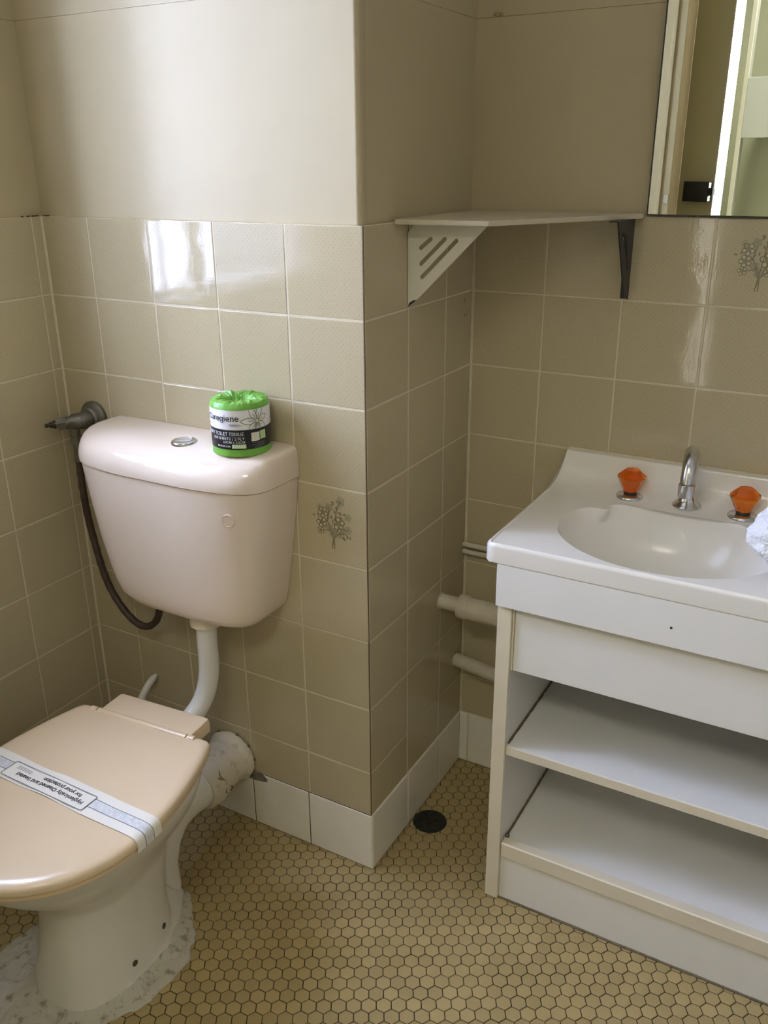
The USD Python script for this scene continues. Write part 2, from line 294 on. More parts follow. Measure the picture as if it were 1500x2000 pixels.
lay(wl, ul, zrows, lambda u, z: ((XL, u, z), (0, 1, 0), (0, 0, 1)), M['tile_x'], cutwin)
for z0, z1 in zip(zrows[:-1], zrows[1:]):      # cut tiles round the window
    for k in range(len(ul)-1):
        if cutwin(ul[k], ul[k+1], z0, z1):
            if z0 < WZ0-0.02: obj('tile', plane_map(tile_mesh(ul[k+1]-ul[k], WZ0-z0), (XL, ul[k], z0), (0, 1, 0), (0, 0, 1)), M['tile_x'], wl)
            for a, b in ((ul[k], min(ul[k+1], WY0)), (max(ul[k], WY1), ul[k+1])):
                if b-a > 0.015: zz = max(z0, WZ0) if z0 < WZ0-0.02 else z0; obj('tile', plane_map(tile_mesh(b-a, z1-zz), (XL, a, zz), (0, 1, 0), (0, 0, 1)), M['tile_x'], wl)
# mould in the corner above the tiles
rv = []
for k in range(22):
    s = RNG.uniform(0, 1)**2; side = k % 2
    p = (XL+0.004+0.012*s, 0.003, ZT+0.0002) if side else (XL-0.003, -0.004-0.05*s, ZT+0.0002)
    b = trimesh.creation.icosphere(1, 0.0008+0.0014*RNG.uniform()); b.apply_scale((1.6, 1.6, 0.6)); b.apply_translation(p); rv.append(b)
obj('mould_stain', cat(*rv), M['mildew'], wl, True, label='black mould in the corner along the top of the tiles', kind='stuff')

we = thing('wall_end', 'plain plaster wall at the right end of the basin', 'wall', kind='structure')
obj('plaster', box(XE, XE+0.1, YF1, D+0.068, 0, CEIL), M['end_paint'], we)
DX0, DX1, DH = 0.029, 0.93, 2.05
wf = thing('wall_front', 'plaster wall with the doorway behind the camera, seen in the mirror', 'wall', kind='structure')
obj('plaster', cat(box(XO, DX0-0.02, YF1, YF0, 0, CEIL), box(DX0-0.02, DX1, YF1, YF0, DH+0.02, CEIL)), M['plaster'], wf)
ce = thing('ceiling', 'flat white painted ceiling', 'ceiling', kind='structure')
obj('plaster', box(XO, 1.75, -2.75, D+0.06, CEIL, CEIL+0.08), M['ceiling'], ce)

# floor: hexagon mosaic
fl = thing('floor', 'floor of small tan hexagon mosaic tiles with dark joints', 'floor', kind='structure')
obj('grout', box(XO, 1.75, -2.75, D+0.06, -0.05, -0.0016), M['floor_grout'], fl)
HP, HA, HO = 0.02667, math.radians(30.379), np.array([0.1337, -0.2177])
e1 = HP*np.array([math.cos(HA), math.sin(HA)]); e2 = HP*np.array([math.cos(HA+math.pi/3), math.sin(HA+math.pi/3)])
hexes = []
room = sg.box(XL, YF1, XE, 0).union(sg.box(0.0, -0.01, XE, D))
drain_c, drain_r = np.array([0.0405, 0.190]), 0.0385
for i in range(-90, 90):
    for j in range(-90, 90):
        c = HO+i*e1+j*e2
        if not (XL-0.02 < c[0] < XE+0.02 and YF1 < c[1] < D+0.02): continue
        ang = HA+np.radians(30+60*np.arange(6)); R_ = HP/math.sqrt(3)-0.00085
        tone = RNG.uniform(0.9, 1.03)
        p = sg.Polygon([(c[0]+R_*tone**0.15*math.cos(a), c[1]+R_*tone**0.15*math.sin(a)) for a in ang])
        if not room.contains(p): p = p.intersection(room)
        if p.is_empty or p.area < 2e-5 or p.geom_type != 'Polygon': continue
        if np.linalg.norm(c-drain_c) < drain_r+0.016: p = p.difference(sg.Point(*drain_c).buffer(drain_r))
        if p.is_empty or p.area < 2e-5: continue
        for q in getattr(p, 'geoms', [p]): hexes.append((q, c))
def hex_mesh(p, dz):
    o = np.array(p.exterior.coords)[:-1]
    if not p.exterior.is_ccw: o = o[::-1]
    c = o.mean(0); r = lambda s, z: np.c_[c+(o-c)*s, np.full(len(o), z)]
    return loft([r(1, -0.004), r(1, -0.0007+dz), r(0.93, dz)], False, True)
def in_view(c):
    d = np.array([c[0], c[1], 0])-CAM; w = d@fw; return abs(FPX*(d@rt)/w) < 740 and -985 < -FPX*(d@up)/w < 985 and w > 0 and not ((c[0]+0.335)/0.15)**2+((c[1]+0.38)/0.23)**2 < 1 and not (c[0] > 0.235 and c[1] > 0.05)
near = sorted(range(len(hexes)), key=lambda k: (not in_view(hexes[k][1]), np.linalg.norm(hexes[k][1]-CAM[:2])))
single = set(near[:300])
rest = []
for k, (p, c) in enumerate(hexes):
    m = hex_mesh(p, RNG.normal(0, 0.00018))
    if k in single: obj('hexagon_tile', m, M['hex'], fl)
    else: rest.append(m)
obj('mosaic_tiles', cat(*rest), M['hex_many'], fl, kind='stuff', label='remaining tan hexagon mosaic tiles')

# skirting tiles
def skirting(name, label, edges, place, gap=0.0017):
    s = thing(name, label, 'skirting', kind='structure')
    for a, b in zip(edges[:-1], edges[1:]):
        t = tile_mesh(b-a-gap+0.0022, SKZ-0.0005, 0.0045, 0.002); o, ex, ey = place(a+gap/2-0.0011)
        obj('skirting_tile', plane_map(t, o, ex, ey), M['skirting'], s)
    return s
sb = skirting('baseboard_back', 'row of white skirting tiles below the beige wall behind the toilet', [XL, -0.455, -0.305, -0.1555, 0.0015], lambda u: ((u, -0.002, 0), (1, 0, 0), (0, 0, 1)))
obj('joint', box(XL, 0.0, -0.0005, 0.0, 0, SKZ), M['cabinet_dirt'], sb)
sm_ = skirting('baseboard_middle', 'row of white skirting tiles along the side of the boxed-out wall', [0.0005, 0.1556, 0.314, D], lambda u: ((0.002, u, 0), (0, 1, 0), (0, 0, 1)))
sr_ = skirting('baseboard_right', 'row of white skirting tiles under the basin pipes', [0.0, 0.024, 0.175, 0.3275, 0.48, 0.6325, 0.785, XE], lambda u: ((u, D-0.002, 0), (1, 0, 0), (0, 0, 1)))
skirting('baseboard_left', 'row of white skirting tiles along the left wall', [-1.148, -0.995, -0.8425, -0.69, -0.5375, -0.385, -0.2325, -0.08, 0.0], lambda u: ((XL+0.002, u, 0), (0, 1, 0), (0, 0, 1)))
rs_ = np.random.default_rng(5); pa = np.linspace(0, 2*math.pi, 30, endpoint=False); pr_ = 1+0.25*(meshkit.fbm(np.c_[np.cos(pa)*2, np.sin(pa)*2, pa*0], 3, 2)-0.5)*2
obj('grey_patch', plane_map(extrude(sg.Polygon(np.c_[0.034*np.cos(pa)*pr_, 0.0125*np.sin(pa)*pr_]), 0.0008), (-0.297, -0.0022, 0.1315), (1, 0, 0), (0, 0, 1)), M['patch_grey'], sb, label='grey smear of filler across the joint')
# decor tiles: printed sprays of flowers
def spray():
    """flower spray in the unit square: lists of polygons in three inks"""
    rs = np.random.default_rng(3); dark, grey, pale = [], [], []
    def flower(cx, cy, r, ink, ring=True, n=5, ph=0.3):
        for k in range(n):
            a = ph+2*math.pi*k/n; q = sg.Point(cx+0.62*r*math.cos(a), cy+0.62*r*math.sin(a)).buffer(0.40*r, 6)
            if ring: ink.append(q.difference(q.buffer(-0.13*r))); pale.append(q.buffer(-0.15*r))
            else: ink.append(q)
        dark.append(sg.Point(cx, cy).buffer(0.16*r, 5))
    def stem(*p, w=0.0055): dark.append(sg.LineString(p).buffer(w, 3))
    for x, y, r in ((0.38, 0.66, 0.075), (0.36, 0.53, 0.075), (0.60, 0.545, 0.09), (0.34, 0.42, 0.055), (0.62, 0.42, 0.06), (0.335, 0.72, 0.04)): flower(x, y, r, dark, True, 5, x*9)
    for x, y, r in ((0.63, 0.83, 0.06), (0.465, 0.735, 0.055), (0.73, 0.645, 0.05), (0.73, 0.48, 0.055), (0.47, 0.47, 0.055), (0.52, 0.40, 0.06)): flower(x, y, r, grey, False, 5, x*7)
    for x, y in ((0.52, 0.81), (0.525, 0.785), (0.575, 0.74), (0.545, 0.69), (0.61, 0.69), (0.63, 0.67), (0.50, 0.615), (0.45, 0.59), (0.64, 0.62), (0.68, 0.68), (0.66, 0.365), (0.68, 0.355), (0.72, 0.385), (0.76, 0.385), (0.68, 0.48), (0.25, 0.60), (0.31, 0.62), (0.43, 0.555)):
        a = rs.uniform(0, 3.1); dark.append(affinity.rotate(affinity.scale(sg.Point(x, y).buffer(0.013, 5), 1.5, 0.75), a, use_radians=True))
    for q in (((0.50, 0.20), (0.52, 0.34), (0.47, 0.47)), ((0.535, 0.20), (0.535, 0.33), (0.60, 0.50)), ((0.515, 0.25), (0.53, 0.40), (0.575, 0.74), (0.62, 0.81)), ((0.53, 0.38), (0.44, 0.56), (0.47, 0.70)), ((0.54, 0.36), (0.66, 0.44), (0.73, 0.40)),
              ((0.47, 0.44), (0.36, 0.42)), ((0.61, 0.50), (0.70, 0.47))): stem(*q)
    return [shapely.union_all(g) for g in (dark, grey, pale)]
INKS = spray()
def motif(parent, o, ex, ey, w, h):
    for g, m, k in zip(INKS, ('flower_dark', 'flower_grey', 'flower_pale'), range(3)):
        g = affinity.scale(g, w, h, origin=(0, 0)) if k == 0 else affinity.scale(g.difference(INKS[0]), w, h, origin=(0, 0))
        obj('flower_print', plane_map(extrude(g, 0.0003), np.array(o)+np.cross(ex, ey)*0.0004, ex, ey), M[m], parent)
def decor_tile(tdict, ij): return tdict[ij]
motif(decor_tile(ta, (4, 4)), (-PH, 0, ZT-4*PV), (1, 0, 0), (0, 0, 1), PH, PV)
motif(decor_tile(tb, (3, 7)), (ub[3], D, ZT-PV), (1, 0, 0), (0, 0, 1), PH, PV)

# ------------------------------------------------------------------ window, door and hall (seen as light and reflections)
wn = thing('window_1', 'white timber window with a clear and a net-curtained sash in the left wall', 'window', kind='structure')
fx0, fx1 = XO+0.03, XO+0.08
fr = [bbox(fx0, fx1, WY0, WY1, WZ0, WZ0+0.02), bbox(fx0, fx1, WY0, WY1, WZ1-0.04, WZ1), bbox(fx0, fx1, WY0, WY0+0.03, WZ0+0.02, WZ1-0.04), bbox(fx0, fx1, WY1-0.022, WY1, WZ0+0.02, WZ1-0.04), bbox(fx0, fx1, -0.55, -0.49, WZ0+0.02, WZ1-0.04)]
for k, f in enumerate(fr): obj('frame', f, M['white_paint'], wn)
obj('glazing_bar', bbox(fx0+0.01, fx1-0.005, -0.408, -0.398, WZ0+0.02, WZ1-0.04), M['white_paint'], wn)
obj('pane', box(fx0+0.02, fx0+0.024, -0.49, WY1-0.022, WZ0+0.02, WZ1-0.04), M['pane'], wn)
obj('pane', box(fx0+0.02, fx0+0.024, WY0+0.03, -0.55, WZ0+0.02, WZ1-0.04), M['pane'], wn)
obj('sill', bbox(fx1, XL-0.002, WY0, WY1, WZ0-0.0, WZ0+0.006), M['white_paint'], wn)
cur = []
for a, b in ((-0.985, -0.915), (-0.905, -0.70), (-0.692, -0.672), (-0.662, -0.565)):
    ys = np.linspace(a, b, 24); xs = fx1+0.012+0.006*np.sin((ys+1)*190)
    P = sg.LineString(np.c_[xs, ys]).buffer(0.0006, cap_style=2); cur.append(extrude(P, WZ1-0.05-WZ0-0.03, (0, 0, WZ0+0.03)))
cu = thing('net_curtain', 'white net curtain hanging inside the left window', 'curtain')
for c in cur: obj('curtain_panel', c, M['lace'], cu)
tr = thing('trim_1', 'painted door frame beside the open door, seen in the mirror', 'door frame', kind='structure')
obj('architrave', cat(bbox(-0.045, DX0, YF0-0.0, YF0+0.016, 0, DH+0.06), bbox(-0.012, 0.0, YF0+0.016, YF0+0.024, 0, DH+0.04)), M['frame_paint'], tr)
obj('jamb', bbox(DX0-0.02, DX0, YF1, YF0, 0, DH), M['timber'], tr)
obj('strike_plate', bbox(DX0-0.018, DX0-0.002, YF0+0.016, YF0+0.022, 1.255, 1.285), M['chrome'], tr, label='small chrome strike plate')
dr = thing('door_1', 'open cream door with a black rim lock, seen in the mirror', 'door', (0.136, -1.32, 0), (0, 0, 31), kind='structure')
# local frame: x along the door towards the leading edge (x = 0), y = thickness towards the room
obj('door_panel', bbox(-0.74, 0.0, -0.047, 0.0, 0.01, 2.03, 0.002), M['door_paint'], dr)
obj('door_edge', bbox(0.0, 0.003, -0.047, 0.0, 0.01, 2.03, 0.0005), M['white_paint'], dr)
lk = obj('rim_lock', bbox(-0.118, -0.004, 0.0, 0.022, 1.255, 1.322, 0.003), M['bracket_black'], dr, label='black rim lock case')
obj('lock_ring', plane_map(lathe([(0.013, 0), (0.013, 0.002), (0.010, 0.003), (0.010, 0.001)], 24), (-0.082, 0.022, 1.289), (-1, 0, 0), (0, 0, 1)), M['dark_metal'], lk)
obj('lock_bolt', bbox(-0.004, 0.012, 0.003, 0.017, 1.278, 1.302, 0.001), M['bracket_black'], lk)
hw = thing('wall_hall', 'pale walls of the hall beyond the door, seen in the mirror', 'wall', kind='structure')
obj('plaster', cat(box(XO, 1.75, -2.75, -2.68, 0, CEIL), box(XO-0.1, XO, -2.75, YF1, 0, CEIL), box(XE+0.1, 1.75, YF1, YF1+0.1, 0, CEIL),
                   box(1.66, 1.75, -2.68, -1.955, 0, CEIL), box(1.66, 1.75, -1.79, YF1, 0, CEIL), box(1.66, 1.75, -1.955, -1.79, 0, 0.9), box(1.66, 1.75, -1.955, -1.79, 2.36, CEIL)), M['hall_paint'], hw)
hl = thing('ceiling_light', 'square white ceiling light in the hall behind the camera', 'lamp')
obj('housing', bbox(0.18, 0.92, -2.07, -1.53, 2.40, CEIL-0.0005, 0.002), M['white_paint'], hl)
for f_ in ((0.18, 0.92, -2.07, -2.055), (0.18, 0.92, -1.545, -1.53), (0.18, 0.195, -2.055, -1.545), (0.905, 0.92, -2.055, -1.545)): obj('frame', bbox(*f_, 2.33, 2.40, 0.002), M['white_paint'], hl)
for k, (a0, a1, b0, b1, c0, c1) in enumerate(((1.69, 1.73, -1.965, -1.78, 0.9, 2.36),)):
    w_ = thing(f'window_{k+2}', 'narrow white framed hall window behind the camera', 'window', kind='structure')
    hx = a1-a0 > b1-b0
    for q in range(3 if hx else 2):
        t_ = (a0, a1)[0] if hx else b0; L__ = (a1-a0) if hx else (b1-b0); p_ = t_+(L__-0.035)*q/2 if hx else t_-0.025+(L__+0.015)*q
        obj('frame', bbox(p_, p_+0.035, b0, b1, c0, c1) if hx else bbox(a0, a1, p_, p_+0.035, c0, c1), M['white_paint'], w_)
    for z__ in (c0, c1-0.035): obj('frame', bbox(a0, a1, b0, b1, z__, z__+0.035), M['white_paint'], w_)
    obj('pane', box(a0+0.01, a1-0.01, -2.713, -2.709, c0+0.02, c1-0.02) if hx else box(1.708, 1.712, b0+0.01, b1-0.01, c0+0.02, c1-0.02), M['pane'], w_)
ls = thing('linen_shelves', 'pale built-in hall shelving behind the open door, seen in the mirror', 'shelves')
obj('upright', bbox(0.082, 0.10, -2.05, -1.98, 0, 2.3), M['white_paint'], ls)
obj('upright', bbox(0.31, 0.34, -2.05, -1.98, 0, 2.3), M['white_paint'], ls)
obj('back_panel', bbox(-0.1, 0.34, -2.45, -2.43, 0, 2.3), M['hall_paint'], ls)
obj('shelf_board', bbox(0.10, 0.31, -2.0, -1.98, 1.474, 1.695), M['board_grey'], ls)
obj('shelf_board', bbox(0.10, 0.31, -2.43, -2.0, 1.48, 1.50), M['laminate'], ls)

# ------------------------------------------------------------------ cistern
ci = thing('toilet_cistern', 'glossy blush-cream toilet cistern with a curved lid mounted on the tiled wall', 'toilet cistern')
CX = -0.3705
def dee(hw, d, z, n=6.5, bow=0.13, k=80, cx=CX, y0=-0.001):
    """cistern plan: straight back on the wall, rounded front corners, bowed front"""
    a = np.linspace(0, math.pi, k); c, s = np.cos(a), np.sin(a)
    x = hw*np.sign(c)*np.abs(c)**(2/n); y = -d*np.abs(s)**(2/n)*(1-bow*(x/hw)**2)
    p = np.c_[cx+x, y0+y, np.full(k, z)]
    b = np.linspace(-hw, hw, 14)[1:-1]; return np.vstack([p, np.c_[cx+b, np.full(12, y0), np.full(12, z)]])
body = [dee(0.132, 0.098, 0.566, cx=-0.365), dee(0.154, 0.118, 0.568, cx=-0.365), dee(0.167, 0.130, 0.576, cx=-0.365), dee(0.176, 0.136, 0.59, cx=-0.365), dee(0.183, 0.139, 0.61, cx=-0.366), dee(0.190, 0.142, 0.64, cx=-0.367), dee(0.202, 0.146, 0.70, cx=-0.369), dee(0.2135, 0.149, 0.77, cx=-0.370), dee(0.2225, 0.152, 0.84), dee(0.224, 0.1525, 0.8565), dee(0.220, 0.148, 0.8572)]
bod = obj('tank_body', loft(body), M['cistern'], ci, 50)
obj('blanking_disc', plane_map(lathe([(0.0106, -0.002), (0.0110, 0.0004), (0.0114, 0.0004), (0.0118, -0.002)], 28, cap=False), (-0.202, -0.1405, 0.808), (0.94, 0.34, 0), (-0.0, 0, 1)), M['cistern'], bod, 40)
lid = [dee(0.220, 0.148, 0.8582), dee(0.2265, 0.1555, 0.8586), dee(0.2270, 0.156, 0.866), dee(0.2270, 0.1545, 0.877), dee(0.2265, 0.150, 0.888), dee(0.2260, 0.142, 0.898), dee(0.2250, 0.130, 0.9065), dee(0.2230, 0.115, 0.912), dee(0.219, 0.098, 0.9152), dee(0.210, 0.082, 0.9168), dee(0.17, 0.062, 0.9178), dee(0.1, 0.05, 0.9183)]
obj('tank_lid', loft(lid), M['cistern'], ci, 60)
BTN = (-0.342, -0.080, 0.9164)
fb = obj('flush_button', lathe([(0.0245, -0.003), (0.0245, 0.001), (0.0225, 0.0035), (0.0185, 0.0042), (0.0165, 0.0022), (0.001, 0.0022)], 40, at=BTN), M['chrome'], ci, 40, label='round chrome dual flush button')
half = sg.Point(0, 0).buffer(0.0155, 24).difference(sg.box(-1, -0.0006, 1, 0.0006)); half = affinity.rotate(half, 35, origin=(0, 0))
for g in half.geoms: obj('button_half', extrude(g, 0.0036, (BTN[0], BTN[1], BTN[2]+0.0015)), M['chrome'], fb)
obj('pipe_nut', lathe([(0.027, 0.541), (0.033, 0.544), (0.034, 0.567)], 28, at=(-0.328, -0.080, 0)), M['cream_plastic'], ci, 30, label='cream plastic nut under the tank')

fp = thing('flush_pipe', 'white plastic flush pipe curving from the cistern down to the pan', 'pipe')
obj('pipe', tube(spline([(-0.328, -0.080, 0.5455), (-0.330, -0.081, 0.47), (-0.333, -0.086, 0.41), (-0.338, -0.104, 0.37), (-0.345, -0.135, 0.345), (-0.350, -0.185, 0.335)], 30), 0.0205, 20), M['plastic'], fp, True)

sv = thing('stop_valve', 'grey tarnished stop valve on the wall above the flexible hose', 'valve')
vc = np.array([-0.655, 0, 0.904])
obj('wall_flange', lathe([(0.034, -0.0005), (0.0345, 0.006), (0.031, 0.011), (0.025, 0.013), (0.024, 0.018), (0.020, 0.021)], 36, '-y', vc), M['old_metal'], sv, 30)
e_ = np.array([-0.80, -0.60, -0.10]); e_ /= np.linalg.norm(e_)
def along(o, d, prof, n=18):
    pts = np.array([np.array(o)+d*h for _, h in prof]); return tube(pts, [r for r, _ in prof], n)
o_ = vc+np.array([0, -0.034, 0])
obj('elbow', cat(tube([vc+np.array([0, -0.018, 0]), vc+np.array([0, -0.034, 0]), vc+np.array([-0.004, -0.042, -0.002])], [0.018, 0.0185, 0.015], 20), along(o_, e_, [(0.0175, 0), (0.0165, 0.02), (0.0125, 0.026), (0.0125, 0.032)])), M['old_metal'], sv, 45)
obj('gland_nut', along(o_, e_, [(0.0148, 0.032), (0.0148, 0.047), (0.010, 0.0475), (0.010, 0.053)], 6), M['old_metal'], sv)
obj('spindle', along(o_, e_, [(0.0085, 0.05), (0.0085, 0.059), (0.006, 0.060), (0.006, 0.066), (0.004, 0.0665), (0.004, 0.076)], 12), M['dark_metal'], sv)
tail = o_+e_*0.018
obj('tail_nut', cat(tube([tail+np.array([0, 0, -0.010]), tail+np.array([0, 0, -0.030])], 0.0095, 12), tube([tail+np.array([0, 0, -0.028]), tail+np.array([0, 0, -0.046])], 0.0125, 6)), M['old_metal'], sv)
ho = thing('flexible_hose', 'rusty braided flexible hose looping from the stop valve to the cistern underside', 'hose')
hp = spline([tail+np.array([0, 0, -0.046]), (-0.670, -0.046, 0.775), (-0.667, -0.046, 0.705), (-0.652, -0.048, 0.627), (-0.625, -0.052, 0.548), (-0.577, -0.055, 0.490), (-0.530, -0.057, 0.471), (-0.490, -0.060, 0.492), (-0.472, -0.062, 0.525), (-0.470, -0.062, 0.5655)], 60)
obj('braided_tube', tube(hp, 0.0076*(1+0.05*np.sin(np.arange(60)*2.1)), 14), M['braid'], ho, True)
obj('ferrule', tube(hp[:5], 0.0085, 14), M['old_metal'], ho, 40)

# ------------------------------------------------------------------ toilet roll
RC = np.array([-0.2235, -0.0595, 0.9165]); RR = 0.0525; RH = 0.098
ro = thing('toilet_roll', 'paper-wrapped toilet roll in green, white and black standing on the cistern lid', 'toilet roll', tuple(RC))
def ring(r, z, n=96, amp=0.0, seed=0, f=3.0):
    a = np.linspace(0, 2*math.pi, n, endpoint=False); p = np.c_[np.cos(a)*f, np.sin(a)*f, np.full(n, z*60)]
    w = amp*(meshkit.fbm(p, 3, seed)-0.5); return np.c_[(r+w)*np.cos(a), (r+w)*np.sin(a), z+0.6*w]
def sleeve(z0, z1, r, m, name, nz=8, amp=0.0011, label=None):
    """a band of the wrapper: outer and inner skin"""
    zs = np.linspace(z0, z1, nz); rg = [ring(r-0.0012, z0)]+[ring(r, z, amp=amp, seed=4) for z in zs]+[ring(r-0.0012, z1)]
    return obj(name, loft(rg, False, False), m, ro, 30, label=label)
sleeve(0.0, 0.013, RR-0.0004, M['wrap_green'], 'green_band')
sleeve(0.013, 0.048, RR, M['wrap_black'], 'black_band')
sleeve(0.048, 0.083, RR, M['wrap_white'], 'white_band')
obj('roll_core', loft([ring(RR-0.0014, 0.0005), ring(RR-0.0014, 0.050)]), M['paper'], ro, 30)
# crumpled green top, folded into the core
rgs = []
for k, (r, z, amp) in enumerate(((RR, 0.083, 0.0018), (RR-0.0008, 0.088, 0.004), (RR-0.004, 0.0945, 0.007), (RR-0.011, 0.098, 0.010), (RR-0.020, 0.098, 0.012), (RR-0.028, 0.0955, 0.012), (0.0205, 0.090, 0.010), (0.0165, 0.078, 0.006), (0.0145, 0.06, 0.004))):
    a = np.linspace(0, 2*math.pi, 96, endpoint=False); q = np.c_[np.cos(a)*4.5, np.sin(a)*4.5, np.full(96, k*0.55)]
    w = amp*1.1*(np.abs(meshkit.fbm(q, 3, 11)-0.5)*2-0.35)
    rr_ = r-(w*0.4 if k > 6 else 0); rgs.append(np.c_[rr_*np.cos(a), rr_*np.sin(a), z+(w if k > 1 else 0.3*w)])
obj('crumpled_top', loft(rgs, False, True), M['wrap_green'], ro, 25, label='green wrapper crumpled into the core')
TH0 = math.atan2(CAM[1]-RC[1], CAM[0]-RC[0])          # middle of the printed front
def wrap(m, th, z, dr=0.0008):
    """bend a flat mesh (x along the band, y up) round the roll; x = 0 at the angle th"""
    m = m.copy()
    for _ in range(3):
        if np.ptp(np.asarray(m.vertices)[:, 0]) > 0.006 and len(m.faces) < 4000: m = m.subdivide_to_size(0.006) if hasattr(m, 'subdivide_to_size') else m
    v = np.asarray(m.vertices); a = th+v[:, 0]/RR; r = RR+dr+v[:, 2]
    m.vertices = np.c_[r*np.cos(a), r*np.sin(a), z+v[:, 1]]; return m
def text(s, h, bold=False, depth=0.0003): return meshkit.text_mesh(s, h, depth, bold)
def print_on_roll(s, h, xr, z, m, align='r', bold=False, squeeze=1.0):
    t = text(s, h, bold); v = np.array(t.vertices); v[:, 0] *= squeeze; w = v[:, 0].max()
    v[:, 0] += xr-(w if align == 'r' else 0); t.vertices = v
    obj('printed_text', wrap(t, TH0, z), M[m], ro)
# x (metres round the roll) measured from the point facing the camera
print_on_roll('Caregiene', 0.0100, -0.0035, 0.0640, 'ink_black', 'r', False)
print_on_roll('\u2013Select\u2013', 0.0042, 0.000, 0.0555, 'ink_grey', 'r')
print_on_roll('LUXURY TOILET TISSUE', 0.0058, 0.0035, 0.0385, 'white_ink', 'r', False, 0.9)
print_on_roll('250 SHEETS / 2 PLY', 0.0046, 0.0045, 0.0305, 'white_ink', 'r')
print_on_roll('10CM x 10CM', 0.0042, 0.0050, 0.0245, 'white_ink', 'r')
print_on_roll('REORDER CODE', 0.0028, -0.0205, 0.0175, 'white_ink', 'r', False, 0.9)
def patch(x0, x1, y0, y1, m, name, dr=0.0006, soft=0.0008):
    obj(name, wrap(extrude(sg.box(x0, y0, x1, y1).buffer(soft, 3), 0.0003), TH0, 0, dr), M[m], ro)
patch(-0.017, 0.0060, 0.0160, 0.0222, 'pale_green', 'code_box')
print_on_roll('100165', 0.0045, 0.0048, 0.0170, 'white_ink', 'r', True, 0.95)
patch(0.0175, 0.0315, 0.0275, 0.0415, 'pale_cream', 'emblem_square'); patch(0.0345, 0.0455, 0.0290, 0.0428, 'pale_green', 'emblem_square')
patch(-0.05, 0.0035, 0.0362, 0.0365, 'ink_grey', 'rule', soft=0)
for k, (a, b) in enumerate(((0.018, 0.046), (0.027, 0.046), (0.016, 0.042), (0.026, 0.047), (0.020, 0.043), (0.022, 0.036))): patch(a, b, 0.0238-k*0.0019, 0.02405-k*0.0019, 'ink_grey', 'fine_print', soft=0.0001)
# leaf flower outline
lf = []
for k, (ang, ln, wd) in enumerate(((178, 0.027, 0.0068), (120, 0.025, 0.0062), (72, 0.025, 0.0062), (20, 0.019, 0.006), (232, 0.024, 0.0065), (275, 0.020, 0.006), (318, 0.020, 0.006))):
    s = np.linspace(0, 1, 16); w = wd*np.sin(s*math.pi)**0.8*(1-0.25*s)
    o = sg.Polygon(np.r_[np.c_[0.003+ln*s, w], np.c_[0.003+ln*s[::-1], -w[::-1]]]).buffer(0)
    o = affinity.translate(affinity.rotate(o, ang, origin=(0, 0)), 0.029, 0.0625); lf += [o.exterior.buffer(0.00045)]
    lf.append(affinity.translate(affinity.rotate(sg.LineString([(0.003+ln*0.45, 0), (0.003+ln*0.1, 0)]), ang, origin=(0, 0)), 0.029, 0.0625).buffer(0.0004))
lf = shapely.union_all(lf).intersection(sg.box(-0.1, 0.0495, 0.1, 0.0822))
obj('leaf_print', wrap(extrude(lf, 0.0003), TH0, 0, 0.0007), M['olive_ink'], ro)
obj('thin_stripe', wrap(extrude(sg.box(-0.075, 0.0488, 0.075, 0.0492), 0.0003), TH0, 0, 0.0008), M['olive_ink'], ro)

# ------------------------------------------------------------------ toilet pan, seat and lid
tp = thing('toilet', 'white floor-standing toilet pan with a closed beige seat lid', 'toilet')
def se(hx, hy, cx, cy, z, n=2.3): return superell(hx, hy, cx, cy, z, n, 56)
bowl = loft([se(0.080, 0.115, -0.335, -0.400, 0.19), se(0.098, 0.140, -0.335, -0.408, 0.225), se(0.122, 0.168, -0.334, -0.418, 0.262), se(0.145, 0.194, -0.332, -0.426, 0.298), se(0.162, 0.214, -0.330, -0.431, 0.328), se(0.172, 0.225, -0.329, -0.434, 0.355), se(0.176, 0.230, -0.329, -0.436, 0.378), se(0.170, 0.225, -0.329, -0.436, 0.383)])
ped = loft([se(0.098, 0.130, -0.331, -0.432, 0.0, 2.6), se(0.096, 0.129, -0.331, -0.431, 0.03, 2.6), se(0.088, 0.126, -0.328, -0.426, 0.09), se(0.085, 0.124, -0.327, -0.418, 0.15), se(0.088, 0.128, -0.329, -0.410, 0.205), se(0.108, 0.150, -0.334, -0.412, 0.245)])
back = hull(((-0.335, -0.25, 0.33), 0.05), ((-0.39, -0.235, 0.345), 0.038), ((-0.28, -0.235, 0.345), 0.038), ((-0.335, -0.35, 0.26), 0.06))
foot = hull(((-0.312, -0.255, 0.004), 0.012), ((-0.272, -0.31, 0.004), 0.012), ((-0.244, -0.37, 0.004), 0.012), ((-0.243, -0.47, 0.004), 0.012), ((-0.256, -0.44, 0.050), 0.012), ((-0.275, -0.350, 0.052), 0.013), ((-0.308, -0.285, 0.028), 0.016), ((-0.33, -0.36, 0.085), 0.04))
leg = [((-0.356, -0.135, 0.168), 0.05), ((-0.356, -0.165, 0.166), 0.045), ((-0.354, -0.205, 0.145), 0.034), ((-0.350, -0.232, 0.11), 0.029), ((-0.345, -0.252, 0.065), 0.028), ((-0.334, -0.262, 0.02), 0.030)]
U_ = mani(clean(bowl))+mani(clean(ped))+mani(back)
for a, b in zip(leg[:-1], leg[1:]): U_ = U_+mani(hull(a, b))
U_ = U_+mani(hull(((-0.354, -0.195, 0.175), 0.036), ((-0.34, -0.29, 0.24), 0.05)))+mani(foot)
U_ = U_.trim_by_plane((0, 0, 1), 0.0005)
pm = to_tri(U_.refine_to_length(0.009)); pm.merge_vertices()
z_ = pm.vertices[:, 2].copy(); trimesh.smoothing.filter_taubin(pm, 0.5, 0.53, 18)
